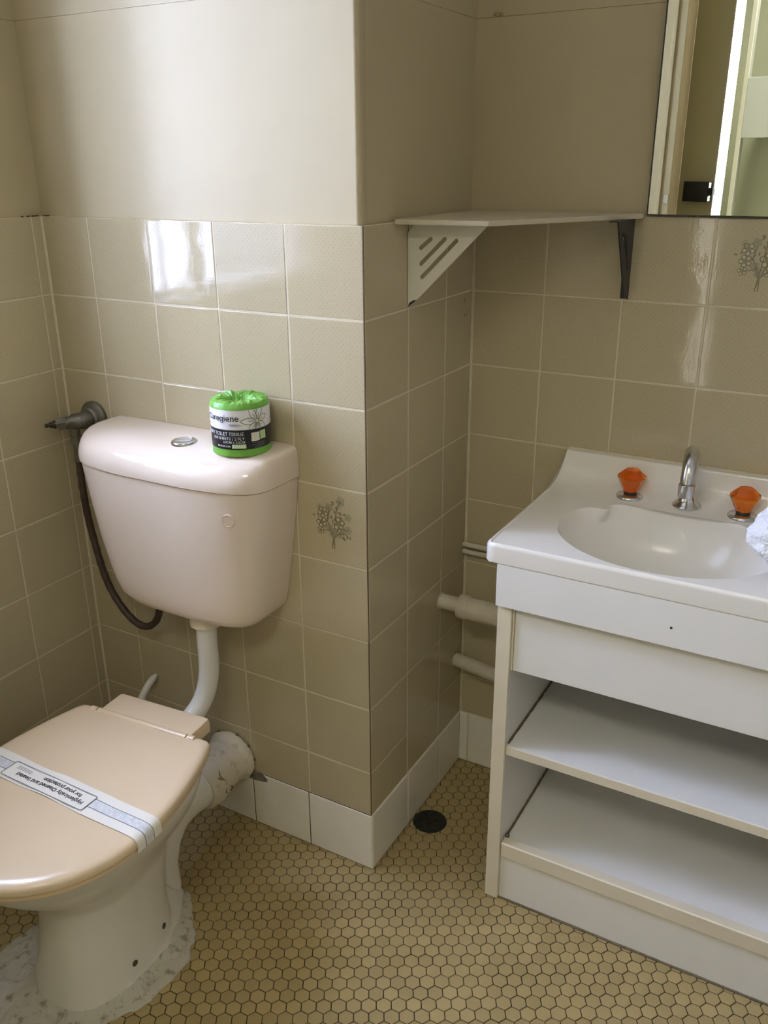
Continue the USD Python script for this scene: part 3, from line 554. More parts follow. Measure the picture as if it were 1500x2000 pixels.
v = np.array(pm.vertices); v[:, 2] = np.where(z_ < 0.004, 0.0005, v[:, 2]); pm.vertices = v
obj('pan', pm, M['china'], tp, True)
def surf_point(m, o, d):
    loc, _, tri = m.ray.intersects_location([o], [d]); k = np.argmin(np.linalg.norm(loc-np.array(o), axis=1)); return loc[k], m.face_normals[tri[k]]
for px, py, pz in ((-0.250, -0.362, 0.050), (-0.238, -0.448, 0.046)):
    loc, nrm = surf_point(pm, (px+0.25, py-0.08, pz+0.16), np.array((-0.25, 0.08, -0.16)))
    if nrm @ np.array((1, -0.3, 0.5)) < 0: nrm = -nrm
    obj('screw_hole', tube([loc-nrm*0.002, loc+nrm*0.0012], 0.0058, 16), M['mildew'], tp, label='dark fixing hole in the foot')
# seat and lid, turned slightly on the pan
SA = math.radians(4.5); SO = np.array([-0.352, -0.192])
def seat_to_world(m):
    m = m.copy(); v = np.array(m.vertices); c, s = math.cos(SA), math.sin(SA)
    m.vertices = np.c_[SO[0]+c*v[:, 0]-s*v[:, 1], SO[1]+s*v[:, 0]+c*v[:, 1], v[:, 2]]; return m
def seat_outline(grow=0.0, z=0.0, k=72, y0=-0.058, yf=-0.502, hw=0.197, hb=0.150):
    """lid plan: straight back edge, flanks widening, round front (local frame)"""
    ym = -0.285; pts = []
    for t in np.linspace(0, 1, 14): pts.append((-(hb+(hw-hb)*math.sin(t*math.pi/2)**0.9), y0+(ym-y0)*t))
    for t in np.linspace(0, math.pi, 45)[1:-1]: pts.append((-hw*math.cos(t), ym-(ym-yf)*math.sin(t)**0.92))
    right = [(-x, y) for x, y in pts[:14][::-1]]
    p = sg.Polygon(pts+right).buffer(-0.018).buffer(0.018, 8).buffer(grow)
    o = np.array(p.exterior.coords)[:-1]; L_ = sg.LinearRing(o)
    q = np.array([L_.interpolate(s, True).coords[0] for s in np.linspace(0, 1, k, endpoint=False)])
    if not sg.LinearRing(q).is_ccw: q = q[::-1]
    return np.c_[q, np.full(k, z)]
K = 140
so = lambda g, z: seat_outline(g, z, K)
def lid_in(sc, z): q = so(-0.020, z); c = np.array([0, -0.28]); q[:, :2] = c+(q[:, :2]-c)*sc; return q
obj('seat_ring', seat_to_world(loft([so(-0.016, 0.3815), so(-0.008, 0.3815), so(-0.003, 0.385), so(-0.003, 0.392), so(-0.008, 0.3955), so(-0.016, 0.3955)])), M['seat_edge'], tp, 40, label='beige seat under the closed lid, yellowed')
obj('lid', seat_to_world(loft([so(-0.012, 0.393), so(-0.002, 0.3932), so(0.0, 0.3955), so(0.0, 0.402), so(-0.0015, 0.406), so(-0.005, 0.4095), so(-0.011, 0.4118), so(-0.020, 0.4128), lid_in(0.86, 0.4132), lid_in(0.6, 0.4134)])), M['seat'], tp, 50)
hbk = loft([np.c_[np.array(q), np.full(len(q), z)] for q, z in ((sg_, zz) for sg_, zz in [(np.array(sg.box(-0.108+i, -0.064+i, 0.108-i, -i).buffer(0.006, 4).exterior.coords)[:-1], z) for i, z in ((0.0085, 0.381), (0.0065, 0.383), (0.0065, 0.404), (0.0085, 0.4085), (0.013, 0.4105))])])
obj('hinge_block', seat_to_world(hbk), M['seat'], tp, 40)
for a, b in ((-0.122, -0.106), (-0.104, 0.104), (0.106, 0.122)): obj('hinge_rod', seat_to_world(tube([(a, -0.070, 0.4085), (a+0.001, -0.070, 0.4085), (b-0.001, -0.070, 0.4085), (b, -0.070, 0.4085)], [0.006, 0.0078, 0.0078, 0.006], 16)), M['seat'], tp, 40)

# paper band round the lid
pb = thing('paper_band', 'white printed hygiene paper band laid across the toilet lid', 'paper band')
def band_path():
    """profile of the band in x, z across the lid at its y, draped over both edges"""
    c, s = math.cos(SA), math.sin(SA)
    def edge(y, sgn):
        o = seat_outline(0, 0, 400)[:, :2]; w = np.c_[SO[0]+c*o[:, 0]-s*o[:, 1], SO[1]+s*o[:, 0]+c*o[:, 1]]
        q = w[np.abs(w[:, 1]-y) < 0.006]; return q[:, 0].max() if sgn > 0 else q[:, 0].min()
    out = []
    for y in (-0.4435, -0.4985):
        a, b = edge(y, -1), edge(y, 1)
        P = [(a-0.0012, 0.386), (a-0.0012, 0.402), (a+0.0008, 0.4075), (a+0.005, 0.4112), (a+0.011, 0.4132), (a+0.02, 0.4142), (a+0.05, 0.4146)]
        mid = [(a+0.05+(b-a-0.10)*t, 0.4147+0.0011*math.sin(t*17)*math.sin(t*math.pi)) for t in np.linspace(0.05, 0.95, 22)]
        Q = [(b-0.05, 0.4146), (b-0.02, 0.4142), (b-0.011, 0.4132), (b-0.005, 0.4112), (b-0.0008, 0.4075), (b+0.0012, 0.402), (b+0.0012, 0.386)]
        out.append(np.array(P+mid+Q))
    return out
BA, BB = band_path(); nb = 9
def band_at(u, v):
    """u: 0..1 along the band (index space), v: 0..1 from its back edge to its front edge"""
    k = u*(len(BA)-1); i = np.minimum(k.astype(int), len(BA)-2); t = (k-i)[:, None]
    a = BA[i]*(1-t)+BA[i+1]*t; b = BB[i]*(1-t)+BB[i+1]*t; q = a*(1-v[:, None])+b*v[:, None]
    y = -0.4435-0.055*v+0.0012*np.sin(u*14+v); return np.c_[q[:, 0], y, q[:, 1]]
def ribbon(v0, v1, up, u0=0.0, u1=1.0, nu=70, nv=4, th=0.0003):
    uu, vv = np.meshgrid(np.linspace(u0, u1, nu), np.linspace(v0, v1, nv), indexing='ij'); P = band_at(uu.ravel(), vv.ravel()).reshape(nu, nv, 3)
    mid = np.array([BA[:, 0].mean(), 0, 0.34]); N_ = P-np.array([0, 0, 0]); 
    dn = np.gradient(P, axis=0); nn = np.cross(dn, np.array([0, -1.0, 0])); nn /= np.linalg.norm(nn, axis=2)[..., None]
    nn *= np.sign(nn[nu//2, 0, 2]); A, B = P+nn*up, P+nn*(up+th)
    V = np.vstack([A.reshape(-1, 3), B.reshape(-1, 3)]); f = []; n0 = nu*nv; ix = lambda i, j: i*nv+j
    for i in range(nu-1):
        for j in range(nv-1):
            a, b, c_, d = ix(i, j), ix(i+1, j), ix(i+1, j+1), ix(i, j+1); f += [(a, b, c_), (a, c_, d), (n0+a, n0+c_, n0+b), (n0+a, n0+d, n0+c_)]
        for j in (0, nv-1):
            a, b = ix(i, j), ix(i+1, j); f += [(a, b, n0+b), (a, n0+b, n0+a)]
    for j in range(nv-1):
        for i in (0, nu-1): a, b = ix(i, j), ix(i, j+1); f += [(a, b, n0+b), (a, n0+b, n0+a)]
    return trimesh.Trimesh(V, f, process=False)
def band_u(x, v=0.5):
    q = BA[:, 0]*(1-v)+BB[:, 0]*v; return np.interp(x, q, np.linspace(0, 1, len(q)))
obj('paper', ribbon(0, 1, 0.0), M['paper'], pb, True)
obj('printed_stripe', ribbon(0.33, 0.67, 0.0004, th=0.0002), M['ink_pale'], pb, True, label='pale grey hatched stripe')
for a in (0.315, 0.66): obj('printed_line', ribbon(a, a+0.025, 0.0005, th=0.0002), M['ink_grey'], pb, True)
XLb, XRb = -0.452, -0.256
obj('label_panel', ribbon(0.24, 0.93, 0.0007, band_u(XLb), band_u(XRb), 30, th=0.0002), M['paper'], pb, True)
def band_z(x, y):
    za = np.interp(x, BA[:, 0], BA[:, 1]); zb = np.interp(x, BB[:, 0], BB[:, 1]); w = np.clip((-0.4435-y)/0.055, 0, 1); return za*(1-w)+zb*w
def flat_on_band(m, x, y, up=0.0013):
    """x to the reader's right is -x of the room (the text reads from the cistern side)"""
    v = np.asarray(m.vertices); m = m.copy(); m.vertices = np.c_[x-v[:, 0], y-v[:, 1], band_z(x-v[:, 0], y-v[:, 1])+0.0008+up*0.6+v[:, 2]]; return m
lb = sg.box(0, 0, XRb-XLb, 0.037).buffer(0.0)
lb = affinity.translate(sg.box(0.004, 0.004, XRb-XLb-0.004, 0.033).buffer(0.004, 5), 0, 0)
obj('label_outline', flat_on_band(extrude(lb.exterior.buffer(0.0007), 0.0002), XRb, -0.4572, 0.0014), M['ink_grey'], pb)
obj('printed_text', flat_on_band(text('Hygienically Cleaned and Sealed', 0.0074, True, 0.0002), XRb-0.012, -0.4572-0.019, 0.0006), M['ink_black'], pb)
obj('printed_text', flat_on_band(text('for your protection', 0.0074, True, 0.0002), XRb-0.028, -0.4572-0.0065, 0.0006), M['ink_black'], pb)
for k in range(3): obj('fine_print', flat_on_band(extrude(sg.box(0, 0, 0.034, 0.0008), 0.0002), XRb-0.148, -0.4572-0.0065-0.0028*k, 0.0006), M['ink_grey'], pb)

# mortar bed round the foot, and the putty joint of the waste pipe
mo = thing('mortar_bed', 'rough grey-white cement smeared on the floor round the toilet foot', 'cement')
mp_ = sg.Polygon([(-0.395, -0.640), (-0.33, -0.633), (-0.262, -0.590), (-0.218, -0.530), (-0.190, -0.472), (-0.183, -0.42), (-0.190, -0.362), (-0.212, -0.318), (-0.247, -0.282), (-0.29, -0.245), (-0.35, -0.225), (-0.41, -0.225), (-0.47, -0.27), (-0.497, -0.34), (-0.500, -0.43), (-0.512, -0.50), (-0.515, -0.55), (-0.47, -0.60)])
mp_ = mp_.buffer(0.01).buffer(-0.01)
Lr = mp_.exterior; n_ = 260; rings_ = []
bnd = np.array([Lr.interpolate(q, True).coords[0] for q in np.linspace(0, 1, n_, endpoint=False)]); cc = np.array([-0.338, -0.395])
jag = (meshkit.fbm(np.c_[bnd*55, np.zeros(n_)], 3, 5)-0.5)*0.014; dirs = (bnd-cc)/np.linalg.norm(bnd-cc, axis=1)[:, None]
bnd = bnd+dirs*jag[:, None]
foot_plan = sg.Polygon(se(0.092, 0.124, -0.331, -0.432, 0, 2.6)[:, :2]).union(sg.Polygon([(-0.37, -0.245), (-0.312, -0.25), (-0.268, -0.31), (-0.24, -0.37), (-0.238, -0.45), (-0.40, -0.45), (-0.42, -0.37), (-0.40, -0.29)]))
inner = np.array([sg.LineString([cc, cc+d*0.5]).intersection(foot_plan.exterior).coords[0] for d in dirs])
for t_ in np.linspace(0, 1, 15):
    q = bnd*(1-t_)+inner*t_
    h_ = 0.0012+0.0065*t_**0.6+0.0075*t_**3+(meshkit.fbm(np.c_[q*60, np.zeros(n_)], 4, 9)-0.5)*0.006*(min(1, t_*5))
    h_ -= 0.006*np.clip(meshkit.noise(np.c_[q*42, np.full(n_, 2.0)], 3)-0.66, 0, 1)*6*(0.15 < t_ < 0.85)
    rings_.append(np.c_[q, np.maximum(h_, 0.0004)])
obj('cement', loft([np.c_[bnd, np.full(n_, -0.003)]]+rings_, False, False), M['cement'], mo, 40)
wp = thing('waste_pipe', 'stubby waste pipe with crumbling putty joint running from the pan into the wall', 'pipe')
def rough_tube(pts, r, n=40, amp=0.004, f=70, seed=1):
    m = tube(pts, r, n); v = np.array(m.vertices); p = np.array(pts)
    d = v-np.array([q[np.argmin(np.linalg.norm(p-q_, axis=1))] for q, q_ in ((p, x) for x in v)]); l = np.linalg.norm(d, axis=1)[:, None]
    w = (meshkit.fbm(v*f, 4, seed)-0.5)[:, None]*amp*2; m.vertices = v+np.where(l > 1e-6, d/np.maximum(l, 1e-6), 0)*w; return m
wl0 = np.array([-0.356, 0, 0.166])
pp = np.array([wl0+np.array([0, y, 0]) for y in np.linspace(-0.004, -0.132, 24)])
rr_ = np.interp(np.linspace(0, 1, 24), [0, 0.03, 0.1, 0.14, 0.42, 0.46, 0.7, 0.74, 0.95, 1], [0.060, 0.062, 0.0595, 0.0525, 0.0525, 0.056, 0.0575, 0.060, 0.0575, 0.053])
obj('socket', rough_tube(pp, rr_, 44, 0.0028, 45, 2), M['putty'], wp, 50)
gap_ = []
for a in (-0.5, 0.15, 0.7, 1.3, 2.2): obj('gap', ball(wl0+np.array([0.0605*math.cos(a), -0.0035, 0.0605*math.sin(a)]), 0.0034, 1), M['cabinet_dirt'], wp, True)
crk = [tube(spline([wl0+np.array([0.0592*math.cos(a)+0.0, y, 0.0592*math.sin(a)]) for a, y in P_], 14), [0.0004]+[0.0014]*12+[0.0004], 6) for P_ in (((0.75, -0.098), (0.45, -0.104), (0.2, -0.097), (-0.1, -0.101), (-0.3, -0.094)), ((0.55, -0.112), (0.35, -0.104)), ((-0.1, -0.085), (-0.25, -0.078), (-0.35, -0.084)))]
for c in crk: obj('crack', c, M['cabinet_dirt'], wp, True)
dh = thing('cut_hose', 'short cut-off white plastic hose poking out of the wall behind the toilet', 'hose')
obj('tube', tube(spline([(-0.566, -0.001, 0.309), (-0.566, -0.022, 0.300), (-0.568, -0.045, 0.280), (-0.570, -0.065, 0.25), (-0.571, -0.075, 0.20)], 22), np.r_[0.003, 0.006, np.full(20, 0.0078)], 16), M['plastic'], dh, True)

# floor drain
fd = thing('floor_drain', 'round dark grey-green floor drain grate beside the skirting', 'drain', (drain_c[0], drain_c[1], 0))
g = sg.Point(0, 0).buffer(0.0285, 32)
for k in range(6):
    a = math.pi*k/3+0.3; g = g.difference(affinity.rotate(sg.LineString([(0.010, 0), (0.022, 0)]).buffer(0.0032), a, origin=(0, 0), use_radians=True))
obj('grate', extrude(g.difference(sg.Point(0, 0).buffer(0.003)), 0.0022, (0, 0, -0.0022)), M['drain'], fd)
obj('rim', lathe([(0.0295, -0.006), (0.0295, 0.0002), (0.0315, 0.0014), (0.0365, 0.0010), (0.0380, -0.003)], 40, cap=False), M['drain'], fd, 40)
obj('sump', lathe([(0.0295, -0.02), (0.0295, -0.006)], 32), M['ink_black'], fd, True)

# ------------------------------------------------------------------ corner shelf, brackets, mirror
SZ = 1.2962
sh = thing('corner_shelf', 'thin cream wooden shelf board fitted into the corner on two brackets', 'shelf')
sp = sg.Polygon([(0.0005, 0.10), (0.166, 0.112), (0.334, 0.415), (0.334, D-0.001), (0.0005, D-0.001)]).buffer(-0.003).buffer(0.003, 4)
def slab(poly, z0, z1, b=0.001):
    A = lambda i, z: np.c_[np.array(poly.buffer(-i, join_style=2).exterior.coords)[:-1], np.full(len(poly.exterior.coords)-1, z)]
    o = np.array(poly.exterior.coords)[:-1]; c = np.array(poly.representative_point().coords[0])
    sc = lambda i: o+(c-o)/np.linalg.norm(c-o, axis=1)[:, None]*i
    return loft([np.c_[sc(b), np.full(len(o), z0)], np.c_[o, np.full(len(o), z0+b)], np.c_[o, np.full(len(o), z1-b)], np.c_[sc(b), np.full(len(o), z1)]])
obj('board', slab(sp, SZ, SZ+0.0082), M['shelf'], sh, 30)
w1 = thing('shelf_bracket', 'white triangular shelf bracket with three slanted slots on the left end of the corner shelf', 'bracket')
bp = sg.Polygon([(0.0008, 1.153), (0.0178, 1.1665), (0.1495, SZ-0.0005), (0.0155, SZ-0.0005), (0.0008, 1.2805)])
for a, b in (((0.0257, 1.2554), (0.0443, 1.2706)), ((0.026, 1.2288), (0.0711, 1.2715)), ((0.028, 1.2064), (0.0926, 1.2693))): bp = bp.difference(sg.LineString([a, b]).buffer(0.0036, 8))
vert = lambda m, y: plane_map(m, (0, y, 0), (1, 0, 0), (0, 0, 1))
obj('plate', vert(extrude(bp, 0.003), 0.153), M['bracket_white'], w1)
obj('wall_flange', bbox(0.0006, 0.0022, 0.1535, 0.172, 1.16, SZ-0.001, 0.0004), M['bracket_white'], w1)
obj('shelf_flange', bbox(0.016, 0.145, 0.1535, 0.172, SZ-0.0022, SZ-0.0003, 0.0004), M['bracket_white'], w1)
obj('foot_cap', vert(extrude(sg.Polygon([(0.0012, 1.1535), (0.0178, 1.1665), (0.0135, 1.1668), (0.004, 1.1615)]), 0.0036), 0.1532), M['bracket_black'], w1)
w2 = thing('shelf_bracket', 'black metal shelf bracket under the mirror end of the corner shelf', 'bracket')
b2 = sg.Polygon([(D-0.001, 1.152), (D-0.030, 1.160), (D-0.112, SZ-0.0005), (D-0.001, SZ-0.0005)])
for a, b in (((0.372, 1.255), (0.350, 1.274)), ((0.388, 1.235), (0.362, 1.272)), ((0.402, 1.21), (0.376, 1.268))): b2 = b2.difference(sg.LineString([a, b]).buffer(0.0028, 6))
side = lambda m, x: plane_map(m, (x, 0, 0), (0, 1, 0), (0, 0, 1))
obj('plate', side(extrude(b2, 0.0025), 0.3155), M['bracket_black'], w2)
obj('wall_flange', bbox(0.303, 0.3155, D-0.0028, D-0.0008, 1.153, SZ-0.001, 0.0004), M['bracket_black'], w2)
obj('shelf_flange', bbox(0.300, 0.3155, D-0.105, D-0.002, SZ-0.0022, SZ-0.0003, 0.0004), M['bracket_black'], w2)
obj('screw', plane_map(lathe([(0.0032, 0), (0.0028, 0.0014)], 12), (0.309, D-0.0028, 1.168), (1, 0, 0), (0, 0, 1)), M['old_metal'], w2)
mi = thing('mirror', 'frameless wall mirror with a dark worn edge above the wash basin', 'mirror')
my = D-0.006
obj('glass', box(0.3405, 0.80, my, D+0.0062, 1.3035, 1.95), M['mirror'], mi)
obj('dark_edge', cat(bbox(0.338, 0.3404, my-0.0006, D+0.0062, 1.3012, 1.95, 0.0003), bbox(0.3404, 0.80, my-0.0006, D+0.0062, 1.3012, 1.3034, 0.0003)), M['mirror_edge'], mi)
nl = thing('nail_hole', 'brown rusty nail stub in the plaster seam near the corner above the shelf', 'nail')
obj('stub', cat(ball((0.033, D+0.0075, 1.6415), 0.0042, 2), ball((0.040, D+0.0075, 1.641), 0.003, 2), ball((0.026, D+0.0078, 1.642), 0.0028, 2)), M['timber'], nl, True)
st = thing('rust_mark', 'two small curved brown scratches on the tile near the corner under the shelf', 'mark')
for P_ in (((0.395, 1.108), (0.402, 1.103), (0.407, 1.106), (0.4085, 1.113)), ((0.393, 1.128), (0.3945, 1.133), (0.396, 1.136))):
    obj('scratch', tube(spline([(0.0004, y, z) for y, z in P_], 10), np.r_[0.0005, np.full(8, 0.0013), 0.0005], 6), M['timber'], st, True)

# ------------------------------------------------------------------ pipes beside the basin
wq = thing('basin_waste_pipe', 'painted basin waste pipe with a thick coupling entering the side of the cabinet', 'pipe')
obj('thin_pipe', rough_tube([(x, 0.31, 0.497) for x in np.linspace(0.001, 0.06, 8)], 0.0165, 24, 0.0008, 60), M['pipe_paint'], wq, 50)
obj('coupling', rough_tube([(x, 0.308, 0.497) for x in (0.046, 0.047, 0.050, 0.062, 0.067, 0.070, 0.0705)], [0.020, 0.0262, 0.0275, 0.0275, 0.0262, 0.0245, 0.020], 28, 0.001, 60), M['pipe_paint'], wq, 40)
obj('thick_pipe', rough_tube([(x, 0.308, 0.496) for x in np.linspace(0.068, 0.2335, 12)], 0.0245, 28, 0.0009, 60), M['pipe_paint'], wq, 50)
obj('wall_seal', lathe([(0.0195, 0), (0.0185, 0.0015), (0.0168, 0.003)], 24, 'x', (0.0005, 0.31, 0.497)), M['pipe_paint'], wq, 40)
lq = thing('lower_pipe', 'lower painted pipe running along the wall into the cabinet side', 'pipe')
obj('pipe', rough_tube([(x, 0.396-0.14*x, 0.304-0.03*x) for x in np.linspace(0.001, 0.2335, 14)], 0.0165, 24, 0.0008, 60), M['pipe_paint'], lq, 50)
for z, w in ((0.590, 'upper'), (0.5725, 'lower')):
    cp = thing('thin_pipe', f'thin painted pipe along the tiles behind the basin, {w} one of the pair', 'pipe', group=None)
    obj('pipe', rough_tube([(x, D-0.0072, z) for x in np.linspace(0.001, 0.2335, 12)], 0.0062, 12, 0.0008, 90, int(z*1000)), M['pipe_paint'], cp, 50)

# ------------------------------------------------------------------ vanity cabinet and basin top
va = thing('vanity_cabinet', 'white laminate basin cabinet with two open shelves and worn edges', 'cabinet')
X0, X1, YV = 0.2345, 0.805, 0.056
LM = M['laminate']
obj('side_panel', bbox(X0, X0+0.0265, YV, 0.41, 0.0, 0.748, 0.0008), LM, va)
obj('edge_strip', bbox(X0, X0+0.0265, YV-0.0035, YV, 0.001, 0.666, 0.001), M['edge_strip'], va)
obj('side_panel', bbox(X1-0.0265, X1, YV, 0.41, 0.0, 0.748, 0.0008), LM, va)
obj('top_rail', bbox(X0, X1, YV-0.016, YV-0.0005, 0.668, 0.7495, 0.0012), LM, va)
obj('apron_panel', bbox(X0+0.031, X1-0.0275, YV+0.004, YV+0.018, 0.5345, 0.675, 0.001), LM, va)
obj('filler_strip', bbox(X0+0.027, X0+0.0305, YV+0.002, YV+0.016, 0.5345, 0.667, 0.0005), M['edge_strip'], va)
s1 = obj('shelf', bbox(X0+0.0275, X1-0.0275, YV+0.004, 0.398, 0.3512, 0.3694, 0.0008), LM, va)
obj('edge_strip', bbox(X0+0.0275, X1-0.0275, YV+0.001, YV+0.0037, 0.3508, 0.3696, 0.0008), M['edge_strip'], s1)
s2 = obj('bottom_shelf', bbox(X0+0.0275, X1-0.0275, YV+0.022, 0.398, 0.116, 0.134, 0.0008), LM, va)
obj('front_rail', bbox(X0+0.0275, X1-0.0275, YV-0.001, YV+0.0215, 0.1074, 0.1425, 0.0025), M['edge_strip'], va)
obj('kick_panel', bbox(X0+0.027, X1-0.0275, YV+0.004, YV+0.02, 0.0005, 0.1070, 0.0008), LM, va)
obj('back_panel', bbox(X0, X1, 0.4005, 0.4095, 0.0, 0.748, 0.0005), LM, va)
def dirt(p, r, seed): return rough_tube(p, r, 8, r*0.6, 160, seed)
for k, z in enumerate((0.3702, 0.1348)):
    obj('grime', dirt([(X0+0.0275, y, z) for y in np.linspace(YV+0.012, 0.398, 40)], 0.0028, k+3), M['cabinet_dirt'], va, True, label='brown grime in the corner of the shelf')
obj('grime', dirt([(x, YV+0.003, 0.001) for x in np.linspace(X0+0.02, X1, 60)], 0.0026, 8), M['cabinet_dirt'], va, True, label='grime along the foot of the kick panel')
obj('shelf_pin', ball((X0+0.0305, YV+0.028, 0.1395), 0.0045, 2), M['old_metal'], va, True)
obj('screw_hole', plane_map(lathe([(0.0022, 0), (0.0020, 0.0005)], 10), (0.5335, YV-0.016, 0.7035), (1, 0, 0), (0, 0, 1)), M['ink_black'], va)

vt = thing('wash_basin', 'glossy white moulded basin top with an oval bowl and a curved upstand', 'wash basin')
TX0, TX1, TY0, DZ = 0.2115, 0.818, 0.038, 0.7845
outer = sg.box(TX0, TY0, TX1, D-0.0012)
outer = outer.buffer(-0.010).buffer(0.010, 6)
BC = np.array([0.478, 0.2035])
tt = np.linspace(0, 2*math.pi, 220, endpoint=False)
def notch(a):
    d = (a-math.radians(139.5)+math.pi) % (2*math.pi)-math.pi; return 1-0.125*math.exp(-(d/0.075)**2)+0.03*math.exp(-((d-0.26)/0.16)**2)+0.02*math.exp(-((d+0.2)/0.14)**2)
bo = np.array([BC+np.array([0.187*math.cos(a), 0.151*math.sin(a)])*notch(a) for a in tt])
deck = sg.Polygon(np.array(outer.buffer(-0.0085, join_style=1).exterior.coords)).difference(sg.Polygon(bo))
dv, df = trimesh.creation.triangulate_polygon(deck, engine='earcut')
deckm = trimesh.Trimesh(np.c_[dv, np.full(len(dv), DZ)], df, process=False)
if deckm.face_normals[0][2] < 0: deckm.invert()
def orng(i, z, k=160):
    e = outer.buffer(-i, join_style=1).exterior; q = np.array([e.interpolate(s, True).coords[0] for s in np.linspace(0, 1, k, endpoint=False)])
    if not e.is_ccw: q = q[::-1]
    q = np.roll(q, -int(np.argmin(np.linalg.norm(q-np.array([TX0, 0.25]), axis=1))), axis=0)
    return np.c_[q, np.full(k, z)]
rim = loft([orng(0.006, 0.7505), orng(0.001, 0.7505), orng(0.0, 0.752), orng(0.0, 0.779), orng(0.001, 0.783), orng(0.003, 0.7858), orng(0.0055, 0.7862), orng(0.0072, 0.7850), orng(0.0088, DZ-0.0002)], False, False)
bowlr = []
BP_ = np.array(((1.004, DZ), (1.0, DZ-0.0005), (0.993, DZ-0.0025), (0.984, DZ-0.007), (0.972, DZ-0.015), (0.952, DZ-0.028), (0.92, DZ-0.045), (0.87, DZ-0.064), (0.80, DZ-0.083), (0.70, DZ-0.100), (0.56, DZ-0.114), (0.38, DZ-0.1225), (0.26, DZ-0.1255), (0.17, DZ-0.1268), (0.1665, DZ-0.1285)))
from scipy.interpolate import PchipInterpolator
tb_ = np.arange(len(BP_)); td_ = np.linspace(0, len(BP_)-1, 61)
for s_, z in zip(PchipInterpolator(tb_, BP_[:, 0])(td_), PchipInterpolator(tb_, BP_[:, 1])(td_)):
    sm = np.array([BC+np.array([0.187*math.cos(a), 0.151*math.sin(a)]) for a in tt]); w = max(0, 1-(DZ-z)/0.03)
    bowlr.append(np.c_[BC+((bo*w+sm*(1-w))-BC)*s_, np.full(len(bo), z)])
wallr = [r_ for r_ in bowlr]
uv_, uf_ = trimesh.creation.triangulate_polygon(outer.buffer(-0.005).difference(outer.buffer(-0.014)), engine='earcut')
under = trimesh.Trimesh(np.c_[uv_, np.full(len(uv_), 0.7507)], uf_, process=False)
obj('deck', deckm, M['vanity_top'], vt)
obj('rim', cat(rim, under), M['vanity_top'], vt, 35)
wallm = loft(wallr, False, True)
if wallm.face_normals[200] @ np.array([BC[0], BC[1], DZ]) < wallm.face_normals[200] @ wallm.triangles_center[200]: wallm.invert()
obj('bowl', wallm, M['vanity_top'], vt, True)
obj('plug_hole', lathe([(0.017, DZ-0.1285), (0.0185, DZ-0.1275), (0.024, DZ-0.1262), (0.0265, DZ-0.1272)], 32, at=(BC[0], BC[1], 0), cap=False), M['chrome'], vt, 40)
prof = [(0.332, DZ-0.0003), (0.350, DZ+0.0006), (0.366, DZ+0.0025), (0.380, DZ+0.0062), (0.392, DZ+0.012), (0.401, DZ+0.020), (0.4075, DZ+0.030), (0.4115, DZ+0.042), (0.4135, DZ+0.054), (0.4142, DZ+0.0600), (0.4160, DZ+0.0632), (0.4190, DZ+0.0640), (D-0.0013, DZ+0.0640), (D-0.0013, DZ-0.0003)]
spl = loft([[(TX0+0.0035+0.19*(z-DZ), y, z) for y, z in prof], [(TX0+0.0065+0.19*(z-DZ), y, z) for y, z in prof], [(TX1-0.0005, y, z) for y, z in prof]])
obj('upstand', clean(spl), M['vanity_top'], vt, 40)
obj('sealant', dirt([(x, D-0.0012, DZ+0.0648) for x in np.linspace(TX0+0.016, TX1, 60)], 0.0032, 21), M['grout'], vt, True)
def tap_handle(x, y, label):
    t_ = thing('basin_tap', label, 'tap', (x, y, DZ+0.0007), (0, 0, 12))
    obj('flange', lathe([(0.0262, -0.0008), (0.0266, 0.003), (0.0245, 0.0062), (0.019, 0.008), (0.013, 0.0085)], 36), M['chrome'], t_, 40)
    obj('stem', lathe([(0.0125, 0.0085), (0.0125, 0.0128), (0.004, 0.0130)], 16), M['dark_metal'], t_, 40)
    obj('knob', lathe([(0.0135, 0.0132), (0.0152, 0.0165), (0.0272, 0.0405), (0.0262, 0.0455), (0.0135, 0.0565), (0.0128, 0.0568)], 8), M['amber'], t_, label='faceted amber plastic knob')
    return t_
tap_handle(0.371, 0.3745, 'amber faceted tap knob on a chrome flange, at the left of the spout')
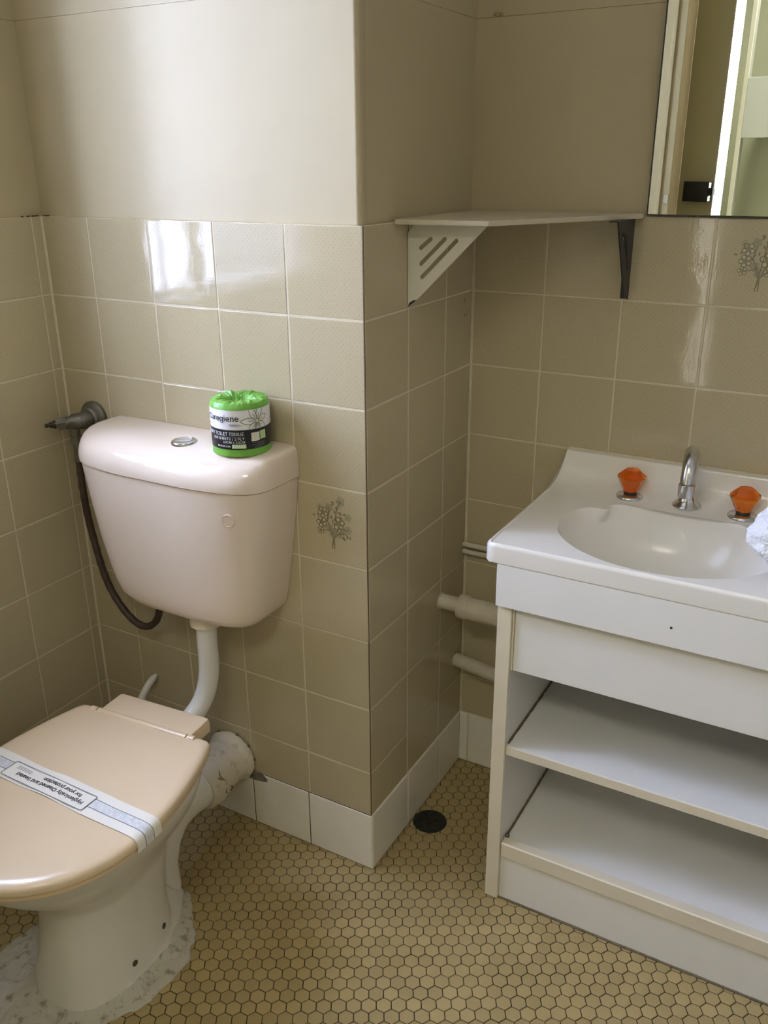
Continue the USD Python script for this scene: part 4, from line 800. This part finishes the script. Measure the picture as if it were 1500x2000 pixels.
tap_handle(0.5785, 0.3675, 'amber faceted tap knob on a chrome flange, between the spout and the towel')
so_ = thing('basin_spout', 'chrome gooseneck basin spout between the two amber tap knobs', 'spout', (0.4775, 0.3765, DZ+0.0007))
obj('base', lathe([(0.0268, -0.0008), (0.0272, 0.003), (0.0245, 0.0065), (0.0185, 0.011), (0.0150, 0.018), (0.0145, 0.026), (0.0135, 0.030), (0.012, 0.031)], 36), M['chrome'], so_, 40)
gp = spline([(0, 0, 0.028), (0.0005, -0.001, 0.065), (0.002, -0.012, 0.100), (0.005, -0.037, 0.117), (0.008, -0.066, 0.106), (0.0095, -0.080, 0.080), (0.010, -0.083, 0.066)], 36)
obj('gooseneck', tube(gp, np.linspace(0.0122, 0.0128, 36), 24), M['chrome'], so_, True)
obj('nozzle', tube([gp[-1]+d_ for d_ in (np.array([0, 0.0008, 0.006]), np.array([0, 0.0006, 0.005]), np.array([0, 0, -0.006]), np.array([0.0002, -0.0012, -0.018]), np.array([0.0002, -0.0013, -0.019]))], [0.0128, 0.0146, 0.0146, 0.0138, 0.0110], 24), M['chrome'], so_, 35)

tw = thing('towel', 'white terry towel bunched on the right rim of the basin at the picture edge', 'towel')
tm = trimesh.creation.icosphere(5, 1.0); v = np.array(tm.vertices)
v *= np.array([0.085, 0.060, 0.060]); v[:, 2] += 0.0; x_ = v[:, 0]
v[:, 2] = v[:, 2]*(1+0.25*np.sin(x_*40+1))+0.014*np.exp(-((x_+0.04)/0.028)**2)*(v[:, 2] > 0)
nrm = v/np.linalg.norm(v, axis=1)[:, None]
v += nrm*((meshkit.fbm(v*26, 3, 6)-0.5)*0.026)[:, None]+nrm*((meshkit.fbm(v*150, 2, 8)-0.5)*0.005)[:, None]
v = v@trimesh.transformations.rotation_matrix(0.35, (0, 0, 1))[:3, :3].T; v[:, 2] -= v[:, 2].min(); v[:, 2] = np.maximum(v[:, 2], 0)
v += np.array([0.700, 0.098, DZ+0.0018]); tm.vertices = v
obj('cloth', tm, M['towel'], tw, True)
